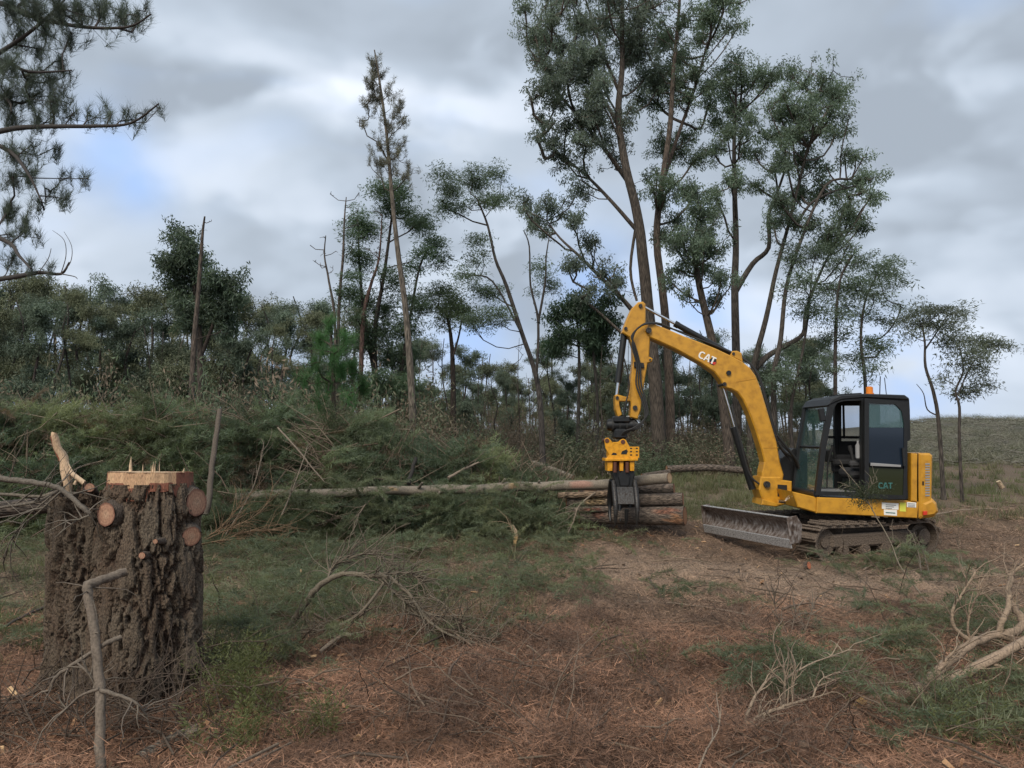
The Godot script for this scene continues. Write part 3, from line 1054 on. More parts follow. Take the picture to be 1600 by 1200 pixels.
	# roof, rear wall, sill rails
	plate("roof", [[1294, 633], [1301, 623], [1314, 617.5], [1352, 615], [1414, 617], [1421, 622], [1421, 625], [1352, 621.5], [1316, 624.5], [1305, 629]], d - 0.02, 1.04, "black", cab, 0.015)
	plate("roof_hatch", [[1322, 618], [1322, 615], [1346, 613.6], [1348, 616]], d + 0.2, 0.6, "black", cab, 0.008)
	mb = MB.new()
	var rw0 := E(1420, 626, d); var rw1 := E(1415, 780, d)
	mb.box(Transform3D(Basis(), Vector3((rw0.x + rw1.x) * 0.5 - 0.02, lerpf(rw0.y, rw1.y, 0.75), zn - 0.5)), Vector3(0.05, 0.72, 0.96), 0.01)
	put("rear_wall", mb.mesh(), M.black, cab)
	plate("rear_glass", [[1419, 628], [1421.5, 684], [1420.6, 684], [1418, 628]], d + 0.03, 0.92, "tinted_glass", cab, 0.0)
	# windscreen: near and far posts, head and sill, then the panes
	var w0 := E(1276, 772, d + 0.03); var w1 := E(1297, 632, d + 0.03)
	var far := Vector3(0, 0, -0.97)
	for e in [["windscreen_head", w1, w1 + far, 0.035], ["windscreen_sill", w0, w0 + far, 0.05], ["windscreen_post", w0 + far, w1 + far, 0.04], ["windscreen_rail", w0.lerp(w1, 0.52), w0.lerp(w1, 0.52) + far, 0.018]]:
		bar(e[0], e[1], e[2], e[3], "black", cab, 8)
	mb = MB.new()
	mb.quad(w0, w0.lerp(w1, 0.5), w0.lerp(w1, 0.5) + far, w0 + far, Vector3(-1, 0, 0))
	put("windscreen_pane", mb.mesh(), M.glass, cab)
	mb = MB.new()
	mb.quad(w0.lerp(w1, 0.53), w1, w1 + far, w0.lerp(w1, 0.53) + far, Vector3(-1, 0, 0))
	put("windscreen_pane", mb.mesh(), M.glass, cab)
	plate("side_window_pane", [[1292, 700], [1303, 638], [1308, 630], [1346, 626], [1346, 769], [1284, 768]], d + 0.97, 0.006, "glass", cab, 0.0)
	plate("side_window_rail", [[1288, 681], [1288, 685], [1347, 685.5], [1347, 681.5]], d + 0.95, 0.03, "black", cab, 0.003)
	plate("side_window_mullion", [[1317, 628], [1318, 682], [1321, 682], [1319.5, 628]], d + 0.94, 0.03, "black", cab, 0.003)
	plate("quarter_pane", [[1356, 629], [1356, 691], [1412.6, 690], [1412.6, 650], [1411.6, 637], [1406, 629]], d + 0.97, 0.006, "glass", cab, 0.0)
	# door folded back against the rear quarter
	var dr := Node3D.new()
	dr.name = "door"
	cab.add_child(dr)
	var dz := zn + 0.10
	var dd := d - 0.10
	mb = MB.new()
	mb.ring(P2([[1351, 622], [1351, 778], [1385, 779.5], [1416, 780.5], [1418, 730], [1418, 660], [1415, 638], [1402, 626]], dd), P2([[1358, 630], [1358, 771], [1385, 773], [1411, 774], [1412.5, 730], [1412.5, 662], [1409, 642], [1399, 632]], dd), dz, dz - 0.04)
	put("frame", mb.mesh(), M.black, dr)
	plate("upper_pane", [[1357.5, 629.5], [1357.5, 668], [1413, 668], [1413, 661], [1409.4, 641.5], [1399, 631.5]], dd + 0.015, 0.006, "glass", dr, 0.0)
	plate("middle_panel", [[1357.5, 668.4], [1357.5, 724], [1412.8, 728], [1412.8, 668.4]], dd + 0.012, 0.012, "navy", dr, 0.0)
	plate("lower_pane", [[1357.5, 730], [1357.5, 771.4], [1385, 773.4], [1411.4, 774.4], [1412.6, 733]], dd + 0.012, 0.012, "dark_green_glass", dr, 0.0)
	plate("handle", [[1361, 723], [1361, 728], [1408, 730], [1408, 726.5]], dd - 0.03, 0.03, "grey", dr, 0.004)
	text3("CAT", E(1383, 759, dd), 0.085, 0.0, "teal", dr, "badge", 0.004)
	bar("grab_rail", E(1411, 700, dd - 0.02), E(1413, 728, dd - 0.02), 0.022, "black", dr, 8)
	# interior
	var seat := Node3D.new()
	seat.name = "seat"
	cab.add_child(seat)
	mb = MB.new()
	var sc := E(1345, 738, d + 0.5)
	mb.box(Transform3D(Basis(), sc), Vector3(0.5, 0.14, 0.5), 0.05)
	put("cushion", mb.mesh(), M.grey_dark, seat)
	mb = MB.new()
	mb.box(Transform3D(Basis(Vector3(0, 0, 1), -0.16), sc + Vector3(0.28, 0.38, 0)), Vector3(0.14, 0.7, 0.48), 0.05)
	put("backrest", mb.mesh(), M.grey_dark, seat)
	mb = MB.new()
	mb.box(Transform3D(Basis(), sc + Vector3(0, -0.22, 0)), Vector3(0.42, 0.3, 0.42), 0.03)
	put("seat_base", mb.mesh(), M.black, seat)
	for e in [-0.32, 0.30]:
		mb = MB.new()
		mb.box(Transform3D(Basis(), sc + Vector3(-0.05, 0.14, e)), Vector3(0.5, 0.1, 0.11), 0.03)
		put("console", mb.mesh(), M.grey_dark, cab)
		var j0 := sc + Vector3(-0.24, 0.16, e)
		mb = MB.new()
		mb.tube([j0, j0 + Vector3(-0.02, 0.12, 0), j0 + Vector3(-0.04, 0.2, 0), j0 + Vector3(-0.05, 0.25, 0)], [0.02, 0.018, 0.032, 0.026], 10, true, true)
		put("joystick", mb.mesh(), M.rubber, cab)
	for e in [0.35, 0.62]:
		var l0 := E(1292, 762, d + e)
		mb = MB.new()
		mb.tube([l0, l0 + Vector3(0.02, 0.35, 0), l0 + Vector3(0.10, 0.62, 0)], [0.012, 0.012, 0.02], 8, true, true)
		put("travel_lever", mb.mesh(), M.rubber, cab)
	mb = MB.new()
	mb.box(Transform3D(Basis(Vector3(0, 0, 1), 0.2), E(1293, 712, d + 0.8)), Vector3(0.06, 0.2, 0.26), 0.02)
	put("monitor", mb.mesh(), M.rubber, cab)
	mb = MB.new()
	mb.box(Transform3D(Basis(), E(1330, 724, d + 0.93)), Vector3(0.62, 0.28, 0.1), 0.03)
	put("side_console", mb.mesh(), M.grey_dark, cab)
	var fe := E(1341, 716, d + 0.10)
	mb = MB.new()
	mb.tube([fe, fe + Vector3(0, 0.02, 0), fe + Vector3(0, 0.19, 0), fe + Vector3(0, 0.22, 0), fe + Vector3(0, 0.26, 0)], [0.03, 0.038, 0.038, 0.015, 0.015], 12, true, true)
	put("bottle", mb.mesh(), M.grey, cab)
	var fm := MB.new()
	fm.box(Transform3D(Basis(), E(1314, 768, d + 0.5)), Vector3(0.6, 0.03, 0.9), 0.005)
	put("floor_mat", fm.mesh(), M.grey, cab)
	# roof fittings
	var bk := E(1358.5, 616, 11.75)
	mb = MB.new()
	mb.tube([bk, bk + Vector3(0, 0.015, 0), bk + Vector3(0, 0.02, 0), bk + Vector3(0, 0.105, 0), bk + Vector3(0, 0.118, 0)], [0.065, 0.065, 0.054, 0.052, 0.03], 18, true, true)
	put("beacon", mb.mesh(), M.orange, x)
	bar("aerial", E(1352.5, 617, 11.6), E(1352, 572, 11.6), 0.006, "rubber", x, 6)
	bar("aerial", E(1374.5, 617, 11.6), E(1375.5, 588, 11.6), 0.007, "rubber", x, 6)
	bar("aerial", E(1385, 617, 12.0), E(1382, 590, 12.0), 0.006, "rubber", x, 6)
	var mi := MB.new()
	mi.box(Transform3D(Basis(Vector3(0, 0, 1), 0.15), E(1284, 648, d - 0.03)), Vector3(0.09, 0.2, 0.05), 0.02)
	put("mirror", mi.mesh(), M.black, x)
	# --- swing post and boom foot
	var bd := 12.05
	plate("swing_post", [[1189, 745], [1186, 765], [1192, 783], [1215, 787], [1228, 779], [1238, 778], [1238, 752], [1222, 750], [1221, 745]], bd - 0.02, 0.42, "yellow", x, 0.02)
	plate("swing_recess", [[1215, 757], [1215, 776], [1230, 776], [1230, 758]], bd - 0.024, 0.05, "black", x, 0.003)
	plate("swing_lower_lug", [[1192, 780], [1190, 789], [1212, 792], [1228, 788], [1228, 783], [1216, 786]], bd - 0.1, 0.5, "yellow", x, 0.012)
	bar("swing_ram_rod", E(1216, 783, bd - 0.2), E(1251, 786, bd - 0.2), 0.026, "chrome", x)
	bar("swing_ram", E(1249, 786, bd - 0.2), E(1290, 790, bd - 0.2), 0.042, "black", x)
	pin(1199, 757, bd - 0.07, 0.05, 0.54, "steel", x)
	# boom
	var boom := plate("boom", [[1007, 517], [1012, 507], [1025, 507], [1045, 515], [1070, 525.5], [1095, 535], [1120, 545], [1145, 557], [1160, 565], [1172, 574.5], [1181, 587], [1188, 604], [1197.5, 636], [1207, 668], [1214.5, 693], [1219, 722], [1225, 742], [1222, 757], [1203, 762], [1190, 756], [1191, 738], [1194.5, 722], [1190.5, 705], [1180.5, 672], [1170.5, 645], [1161.5, 625], [1153, 613.5], [1143, 608], [1132, 606], [1127, 595], [1117, 582], [1095, 567], [1055, 545], [1015, 527]], bd, 0.27, "yellow", x, 0.018)
	for k in 2:
		plate("boom_seam", [[[1150, 596], [1150, 597.2], [1182, 592.2], [1182, 591]], [[1193, 699.5], [1193, 700.7], [1216, 700.2], [1216, 699]]][k], bd - 0.004, 0.02, "ochre", boom, 0.001)
	pin(1139, 582.5, bd - 0.03, 0.038, 0.1, "black", boom, "work_light")
	plate("ram_bracket", [[1141, 556], [1144, 548.5], [1152, 548], [1159, 551.5], [1161, 566], [1150, 560]], bd + 0.04, 0.19, "yellow", boom, 0.01)
	pin(1146.5, 552.5, bd + 0.02, 0.022, 0.23, "steel", boom)
	pin(1132.5, 600, bd - 0.03, 0.03, 0.33, "steel", boom)
	pin(1014, 516, bd - 0.05, 0.045, 0.38, "steel", boom)
	var mid := -0.135
	var zb := Vector3(0, 0, mid)
	bar("stick_ram_rod", E(1008, 477, bd) + zb, E(1063, 507, bd) + zb, 0.022, "chrome", x)
	bar("stick_ram", E(1059, 504.6, bd) + zb, E(1146, 552.5, bd) + zb, 0.047, "black", x, 18)
	bar("ram_gland", E(1057, 503.5, bd) + zb, E(1063, 507, bd) + zb, 0.053, "black", x, 18)
	bar("boom_ram_rod", E(1132.5, 602, bd) + zb, E(1152, 672, bd) + zb, 0.024, "chrome", x)
	bar("boom_ram", E(1150, 667, bd) + zb, E(1180, 765, bd) + zb, 0.056, "black", x, 18)
	hose([E(1143, 632, bd + 0.02), E(1148, 655, bd - 0.02), E(1157, 690, bd - 0.02), E(1171, 740, bd), E(1186, 756, bd)], 0.016, x)
	# boom marking
	text3("CAT", E(1104.5, 559, bd), 0.115, -0.43, "white", boom, "badge", 0.004, true)
	# hard lines along the boom
	hose([E(1012, 505, bd + 0.06), E(1030, 505.5, bd + 0.06), E(1070, 522, bd + 0.06), E(1120, 541, bd + 0.06), E(1163, 562, bd + 0.06), E(1184, 587, bd + 0.06), E(1200, 640, bd + 0.06), E(1217, 695, bd + 0.06), E(1236, 720, bd + 0.1)], 0.014, x)
	hose([E(1020, 504, bd + 0.16), E(1070, 520.5, bd + 0.16), E(1120, 540, bd + 0.16), E(1165, 562, bd + 0.16), E(1187, 590, bd + 0.16), E(1203, 645, bd + 0.16), E(1219, 690, bd + 0.16), E(1240, 712, bd + 0.2)], 0.014, x)
	hose([E(1216, 690, bd - 0.02), E(1226, 706, bd), E(1240, 716, bd + 0.1), E(1250, 735, bd + 0.2)], 0.02, x)
	hose([E(1214, 680, bd - 0.05), E(1230, 700, bd), E(1246, 722, bd + 0.1), E(1254, 750, bd + 0.2)], 0.02, x)
	# stick
	var st := plate("stick", [[1005, 471], [1009, 475], [1009, 504], [1016, 522], [1014.5, 557], [1020, 560], [1019, 565], [1012, 567.5], [1006.5, 600], [1003, 622], [1001.5, 640], [996.5, 655], [985, 652], [986, 632], [983.5, 615], [985.5, 595], [989.5, 567], [989, 542], [984, 527], [972, 519.5], [979, 500], [987, 482], [997, 472]], bd + 0.02, 0.23, "yellow", x, 0.015)
	pin(1001, 477.5, bd - 0.01, 0.03, 0.29, "steel", st)
	pin(978, 513, bd - 0.01, 0.026, 0.29, "steel", st)
	pin(992.5, 637, bd - 0.01, 0.036, 0.29, "steel", st)
	pin(1016, 562, bd - 0.005, 0.014, 0.28, "steel", st)
	bar("bucket_ram", E(977, 521, bd) + zb, E(967.5, 597, bd) + zb, 0.052, "black", x, 18)
	bar("bucket_ram_rod", E(968, 594, bd) + zb, E(964.5, 624, bd) + zb, 0.024, "chrome", x)
	plate("rocker_link", [[961, 618], [964, 616], [978, 620], [987, 617], [987, 627], [976, 627], [964, 627]], bd + 0.03, 0.21, "yellow", x, 0.01)
	plate("drop_link", [[961, 620], [967.5, 621], [968, 634], [972, 648], [966, 652], [962, 640]], bd + 0.02, 0.23, "yellow", x, 0.01)
	pin(964.5, 621.5, bd, 0.026, 0.27, "steel", x)
	plate("hose_clamp", [[991, 565], [991, 573.5], [1007, 575], [1006, 567]], bd - 0.02, 0.06, "black", st, 0.006)
	for k in 3:
		var o := k * 3.6
		hose([E(1034 - o, 506 - o * 0.2, bd + 0.05 * k), E(1010 - o * 0.5, 506, bd - 0.06), E(993 - o * 0.8, 517 + o, bd - 0.08), E(988 + o * 0.6, 540, bd - 0.07), E(995 + o * 0.7, 570, bd - 0.04), E(994 + o * 1.1, 600, bd - 0.06), E(1003 + o * 0.8, 626, bd - 0.08), E(1008 + o * 0.5, 648, bd - 0.10), E(1000 - o, 667, bd - 0.1), E(983 - o, 674, bd - 0.06), E(970, 683, bd + 0.02)], 0.0135, x)
	hose([E(975, 560, bd - 0.03), E(981, 585, bd - 0.05), E(983, 605, bd - 0.04), E(978, 630, bd - 0.05), E(975, 650, bd - 0.02)], 0.012, x)
	# --- tilting rotator and grapple
	var tr := Node3D.new()
	tr.name = "tilt_rotator"
	x.add_child(tr)
	mb = MB.new()
	var ro := E(974, 664, bd) + zb
	mb.tube([ro + Vector3(-0.24, 0, 0), ro + Vector3(-0.22, 0, 0), ro + Vector3(0.2, 0, 0), ro + Vector3(0.24, 0, 0)], [0.07, 0.095, 0.095, 0.06], 16, true, true)
	put("rotary_actuator", mb.mesh(), M.black, tr)
	mb = MB.new()
	mb.box(Transform3D(Basis(), ro + Vector3(-0.02, 0.09, 0.0)), Vector3(0.26, 0.1, 0.26), 0.02)
	mb.box(Transform3D(Basis(), ro + Vector3(-0.04, -0.14, 0.0)), Vector3(0.2, 0.16, 0.3), 0.03)
	put("mount", mb.mesh(), M.black, tr)
	for k in 4:
		bar("band", ro + Vector3(-0.17 + k * 0.11, 0, 0), ro + Vector3(-0.14 + k * 0.11, 0, 0), 0.105, "rubber", tr, 16)
	plate("label_plate", [[978.5, 650], [978.5, 656], [983.5, 656], [983.5, 650]], bd + 0.02, 0.02, "white", tr, 0.002)
	var gr := Node3D.new()
	gr.name = "grapple"
	x.add_child(gr)
	for e in [["coupler_cheek", bd - 0.04], ["coupler_cheek", bd + 0.27]]:
		var ck := MB.new()
		ck.prism(P2([[944.5, 688], [946, 684.5], [950.5, 684], [953.5, 687], [957, 691], [966, 690.5], [970, 687], [974, 685.5], [978, 687.5], [981.5, 694], [984, 698], [999, 698], [999, 716], [946, 717.5], [952, 711], [946, 700]], e[1]), -e[1] - EX.z, -e[1] - 0.03 - EX.z, 0.006)
		put(e[0], ck.mesh(), M.yellow_new, gr)
	plate("coupler_body", [[950, 697], [950, 714], [990, 716], [990, 700], [975, 698]], bd + 0.02, 0.22, "yellow_new", gr, 0.01)
	for e in [[948.5, 688.5], [973.5, 690.5]]:
		pin(e[0], e[1], bd - 0.05, 0.034, 0.36, "brownpin", gr, "coupler_pin")
	plate("cheek_opening", [[970, 710], [972, 705], [979, 702], [981, 705], [979, 710]], bd - 0.043, 0.006, "black", gr, 0.001)
	plate("cheek_opening", [[955, 711], [958, 707], [963, 708], [964, 711]], bd - 0.043, 0.006, "black", gr, 0.001)
	for k in 6:
		var ox := 984.5 + 9.0 * (k % 2)
		var oy := 699.5 + 5.2 * (k / 2)
		plate("slot", [[ox, oy], [ox, oy + 2], [ox + 3.2, oy + 2], [ox + 3.2, oy]], bd - 0.043, 0.006, "black", gr, 0.0005)
	plate("flange", [[946, 716.5], [946, 720.5], [997, 720], [997, 716]], bd - 0.08, 0.44, "yellow_new", gr, 0.006)
	var gc := E(971, 728, bd) + zb
	bar("rotator_motor", gc + Vector3(0, 0.08, 0), gc + Vector3(0, -0.10, 0), 0.12, "brownpin", gr, 20)
	for e in [[949, 957], [968, 974], [984, 991]]:
		plate("hanger", [[e[0], 720.5], [e[0] + 0.5, 736], [e[1], 736], [e[1] + 0.5, 720.5]], bd - 0.04, 0.34, "yellow_new", gr, 0.005)
	for e in [961, 980]:
		bar("grapple_ram", E(e, 722, bd - 0.06), E(e, 738, bd - 0.06), 0.03, "brownpin", gr, 10)
	plate("housing", [[957, 735], [957, 742], [962, 762], [988, 762], [992, 742], [991, 735]], bd + 0.0, 0.27, "black", gr, 0.015)
	plate("housing_nose", [[974, 729], [966, 745], [969, 760], [983, 760], [985, 745]], bd - 0.03, 0.34, "black", gr, 0.012)
	# jaws: two near and far claws that curve in under the logs
	for side in [1.0, -1.0]:
		var jw := Node3D.new()
		jw.name = "jaw"
		gr.add_child(jw, true)
		var g0 := E(975, 752, bd) + zb
		var pr := []
		for k in 9:
			var a := float(k) / 8
			pr.append(Vector2(0.14 + 0.26 * sin(a * 2.4) * 0.9, -a * 0.66))
		mb = MB.new()
		var wd := 0.165
		for k in range(1, 4):
			var p: Vector2 = pr[k]; var q: Vector2 = pr[k + 1]
			for th in [0.0, -0.025]:
				mb.quad(g0 + Vector3(-wd, p.y, (p.x + th) * side), g0 + Vector3(wd, p.y, (p.x + th) * side), g0 + Vector3(wd, q.y, (q.x + th) * side), g0 + Vector3(-wd, q.y, (q.x + th) * side), Vector3(0, 0.1, side if th == 0.0 else -side))
		put("jaw_plate", mb.mesh(), M.steel, jw)
		for w in [-0.165, 0.165]:
			mb = MB.new()
			var pp := []
			for p in pr:
				pp.append(g0 + Vector3(w, p.y, p.x * side))
			mb.tube(pp, [0.035, 0.04, 0.042, 0.042, 0.04, 0.036, 0.03, 0.024, 0.012], 6, true, true)
			put("tine", mb.mesh(), M.steel if side > 0 else M.black, jw)
		mb = MB.new()
		mb.tube([g0 + Vector3(0, pr[5].y, pr[5].x * side), g0 + Vector3(0, pr[7].y, pr[7].x * side), g0 + Vector3(0, pr[8].y, pr[8].x * side)], [0.034, 0.028, 0.012], 6, true, true)
		put("tine", mb.mesh(), M.black, jw)

func text3(s: String, c: Vector3, h: float, turn: float, m: String, parent: Node, called: String, depth := 0.004, logo := false) -> void:
	var f := SystemFont.new()
	f.font_names = PackedStringArray(["Droid Sans"])
	f.font_weight = 800
	var t := TextMesh.new()
	t.text = s
	t.font = f
	t.font_size = 64
	t.pixel_size = h / 46.0
	t.depth = 0.008
	var o := put(called, t, M[m], parent)
	var bs := Basis(Vector3(0, 0, 1), turn)
	o.transform = Transform3D(bs.scaled_local(Vector3(1.0, 1.0, 1.0)), c + Vector3(0, 0, 0.003))
	if logo:
		var t2: TextMesh = t.duplicate()
		var mb := MB.new()
		var poly := PackedVector2Array()
		for k in 6:
			poly.append(Vector2(cos(k * TAU / 6), sin(k * TAU / 6)) * h * 0.55)
		mb.prism(poly, 0.003, -0.003, 0.0005)
		var r := put("emblem_hexagon", mb.mesh(), M.black, parent)
		r.transform = Transform3D(bs, c + bs * Vector3(h * 0.95, -h * 0.12, 0))
		mb = MB.new()
		mb.prism(PackedVector2Array([Vector2(-0.5, -0.35) * h, Vector2(0.45, -0.35) * h, Vector2(0.45, 0.1) * h]), 0.006, 0.002, 0.0005)
		r = put("emblem_stripe", mb.mesh(), M.red, parent)
		r.transform = Transform3D(bs, c + bs * Vector3(h * 0.95, -h * 0.12, 0))
		mb = MB.new()
		mb.prism(PackedVector2Array([Vector2(-1.35, -0.58) * h, Vector2(1.2, -0.58) * h, Vector2(1.2, 0.6) * h, Vector2(-1.35, 0.6) * h]), 0.001, -0.002, 0.0005)

# ---------------------------------------------------------------- stump, logs and sticks
func bark_stem(axis: Array, radii: Array, cell: FastNoiseLite, fine: FastNoiseLite, th: int, hh: int, oval := 1.0) -> MB:
	var mb := MB.new()
	var p := smooth(axis, 6)
	var pos := []
	for j in hh + 1:
		var f := float(j) / hh
		var fi := f * (p.size() - 1)
		var a := mini(int(fi), p.size() - 2)
		var c: Vector3 = p[a].lerp(p[a + 1], fi - a)
		var ri := f * (radii.size() - 1)
		var b := mini(int(ri), radii.size() - 2)
		var w := ri - b
		w = w * w * (3 - 2 * w)
		var r: float = lerpf(radii[b], radii[b + 1], w)
		for k in th + 1:
			var an := TAU * (k % th) / th
			var o := Vector3(cos(an) * oval, 0, sin(an))
			var flare := 1.0 + 0.16 * (1.0 - f) * (1.0 - f) * sin(an * 5.0 + 1.0) + 0.05 * fine.get_noise_3d(o.x * 2.0, c.y * 1.5, o.z * 2.0)
			var sp := Vector3(o.x * r, c.y * 0.2, o.z * r)
			sp += Vector3(1, 0.3, 1) * 0.05 * fine.get_noise_3d(o.x * 6.0, c.y * 5.0, o.z * 6.0)
			var pl := sm(0.02, 0.26, cell.get_noise_3dv(sp) + 1.0)      # 0 in the furrows, 1 on the plates
			var ro := fine.get_noise_3d(o.x * 14.0, c.y * 7.0, o.z * 14.0)
			var rr := r * flare + (pl - 0.6) * 0.05 + ro * 0.012
			pos.append(c + o * rr)
			var tone := 0.75 + 0.45 * pl + 0.35 * ro
			var base := lin(0.092, 0.060, 0.038).lerp(lin(0.122, 0.096, 0.068), clampf(0.5 + fine.get_noise_3d(c.x * 3.0 + an, c.y * 2.0, 4.0), 0, 1))
			base = base.lerp(lin(0.13, 0.075, 0.048), sm(0.55, 0.2, pl) * 0.6)
			mb.col = base * tone
			mb.vert(c + o * rr, o, Vector2.ZERO)
	var W := th + 1
	for j in hh + 1:
		for k in W:
			var q := j * W + k
			var l: Vector3 = pos[j * W + (k + th - 1) % th]
			var rt: Vector3 = pos[j * W + (k + 1) % th]
			var dn: Vector3 = pos[maxi(j - 1, 0) * W + k]
			var up: Vector3 = pos[mini(j + 1, hh) * W + k]
			var nn := (up - dn).cross(rt - l).normalized()
			if nn.dot(mb.n[q]) < 0:
				nn = -nn
			mb.n[q] = nn
	for j in hh:
		for k in th:
			var q := j * W + k
			mb.tri(q, q + 1, q + W + 1); mb.tri(q, q + W + 1, q + W)
	return mb

func cut_disc(c: Vector3, nn: Vector3, r: float, oval: float, heart: Color, sap: Color, rim: Color, sides := 40) -> MB:
	var mb := MB.new()
	var s0: Vector3 = nn.cross(Vector3.UP if absf(nn.y) < 0.9 else Vector3.FORWARD).normalized()
	var b0 := nn.cross(s0)
	var rings := 9
	for j in rings + 1:
		var f := float(j) / rings
		for k in sides + 1:
			var an := TAU * (k % sides) / sides
			var wob := 1.0 + 0.07 * nz.get_noise_2d(cos(an) * 60.0 + c.x * 90.0, sin(an) * 60.0 + c.y * 90.0)
			var cc := heart.lerp(sap, sm(0.0, 0.6, f)).lerp(rim, sm(0.82, 0.97, f))
			mb.col = cc * (0.92 + 0.16 * float(j % 2)) * (1.0 + 0.15 * nz.get_noise_2d(an * 40.0, f * 80.0))
			mb.vert(c + (s0 * cos(an) * oval + b0 * sin(an)) * r * f * wob + nn * 0.004 * nz.get_noise_2d(f * 300.0, an * 50.0), nn)
	for j in rings:
		for k in sides:
			var q := j * (sides + 1) + k
			mb.tri(q, q + 1, q + sides + 2); mb.tri(q, q + sides + 2, q + sides + 1)
	return mb

func splinter(mb: MB, a: Vector3, b: Vector3, w: float, col: Color) -> void:
	mb.col = col
	var m := a.lerp(b, 0.5) + rv(w * 0.4)
	mb.tube([a, m, b], [w, w * 0.7, w * 0.08], 5)

func stump() -> void:
	var cell := FastNoiseLite.new()
	cell.seed = 4
	cell.noise_type = FastNoiseLite.TYPE_CELLULAR
	cell.cellular_return_type = FastNoiseLite.RETURN_DISTANCE2_SUB
	cell.cellular_jitter = 1.0
	cell.frequency = 9.0
	cell.domain_warp_enabled = false
	var fine := FastNoiseLite.new()
	fine.seed = 6; fine.frequency = 1.0; fine.fractal_octaves = 4
	var D := 5.35
	var base := pt(195, 1130, D)
	base.y = gh(base.x, base.z) - 0.05
	var t := thing("tree_stump", "thick dark barked pine stump, freshly cut and torn at the top, at left front", "stump", base)
	var m0 := pt(228, 1132, D); m0.y = base.y
	var top_y := pt(236, 746, D - 0.28).y
	var mtop := pt(236, 741, D)
	mtop.y = top_y
	var mb := bark_stem([m0 - base, pt(230, 1000, D) - base, pt(232, 880, D) - base, mtop - base - Vector3(0, 0.05, 0)], [0.46, 0.365, 0.335, 0.335, 0.33, 0.30, 0.262], cell, fine, 300, 260)
	put("trunk", mb.mesh(), M.stump_bark, t)
	var l0 := pt(146, 1132, D + 0.05); l0.y = base.y
	var ltop := pt(142, 772, D + 0.05)
	mb = bark_stem([l0 - base, pt(145, 980, D + 0.05) - base, pt(143, 880, D + 0.05) - base, ltop - base], [0.33, 0.265, 0.25, 0.245, 0.25, 0.22], cell, fine, 180, 240)
	put("side_stem", mb.mesh(), M.stump_bark, t, "lower broken stem fused to the left of the stump")
	# cut top, leaning a little to the front
	var pale := lin(0.74, 0.55, 0.36)
	var sap := lin(0.68, 0.48, 0.29)
	var red := lin(0.26, 0.10, 0.06)
	var nn := Vector3(0.02, 1, -0.035).normalized()
	mb = cut_disc(mtop - base + Vector3(0, 0.022, 0), nn, 0.268, 1.0, pale, sap, red, 60)
	put("cut_face", mb.mesh(), M.wood, t)
	mb = MB.new()                              # wood standing proud under the cut
	var ring0 := []
	for k in 61:
		var an := TAU * k / 60
		var o := Vector3(cos(an), 0, sin(an))
		var rr := 0.266 + 0.01 * nz.get_noise_2d(an * 60.0, 0.0)
		var lo := -0.095 - 0.06 * maxf(0.0, nz.get_noise_2d(cos(an) * 90.0, sin(an) * 90.0)) - (0.06 if absf(an - 1.45) < 0.25 else 0.0)
		ring0.append([mtop - base + o * rr + Vector3(0, 0.022 + o.z * 0.035 * rr, 0), mtop - base + o * (rr + 0.006) + Vector3(0, lo, 0), o])
	for k in 60:
		mb.col = (lin(0.72, 0.47, 0.27) if (k > 4 and k < 25) else red).lerp(red, 0.05 + 0.25 * rng.randf())
		var a = ring0[k]; var b = ring0[k + 1]
		mb.quad(a[0], b[0], b[0].lerp(b[1], 0.55), a[0].lerp(a[1], 0.55), a[2])
		mb.col = red * rng.randf_range(0.8, 1.4)
		mb.quad(a[0].lerp(a[1], 0.55), b[0].lerp(b[1], 0.55), b[1], a[1], a[2])
	put("cut_rim", mb.mesh(), M.wood, t)
	for e in [[204, 737, 205, 713, 0.012], [223, 738, 223.5, 724, 0.004], [239, 741, 240, 721, 0.007], [242, 742, 243, 720, 0.005], [249, 741, 249.5, 721, 0.004], [236, 742, 236, 726, 0.004], [286, 738, 288, 731, 0.008]]:
		mb = MB.new()
		splinter(mb, pt(e[0], e[1], D - 0.2) - base, pt(e[2], e[3], D - 0.2) - base, e[4], pale * 1.15)
		put("splinter", mb.mesh(), M.wood, t)
	# torn shard above the side stem
	mb = MB.new()
	var sh := [pt(103, 768, D), pt(104, 740, D), pt(98, 715, D), pt(90, 697, D - 0.02), pt(85, 682, D - 0.04), pt(86, 676, D - 0.04)]
	var shl := []
	for q in sh:
		shl.append(q - base)
	mb.col = lin(0.74, 0.52, 0.33)
	mb.tube(smooth(shl, 3), taper(16, 0.034, 0.018), 6, true, true, 0.25)
	mb.col = lin(0.35, 0.12, 0.06)
	mb.tube([pt(83, 681, D - 0.03) - base, pt(89, 700, D + 0.01) - base, pt(95, 722, D + 0.03) - base], [0.02, 0.024, 0.008], 5, true)
	put("torn_shard", mb.mesh(), M.wood, t, "tall pale splintered shard on the left")
	mb = MB.new()
	mb.col = lin(0.76, 0.56, 0.37)
	mb.tube([pt(102, 728, D) - base, pt(114, 741, D) - base, pt(132, 755, D) - base], [0.012, 0.018, 0.02], 5, true, true)
	mb.tube([pt(97, 704, D) - base, pt(106, 724, D) - base, pt(116, 741, D) - base], [0.006, 0.007, 0.004], 4)
	mb.tube([pt(117, 757, D) - base, pt(119, 751, D) - base], [0.014, 0.01], 5, false, true)
	put("torn_shard", mb.mesh(), M.wood, t)
	# torn dark shoulder of the side stem
	mb = MB.new()
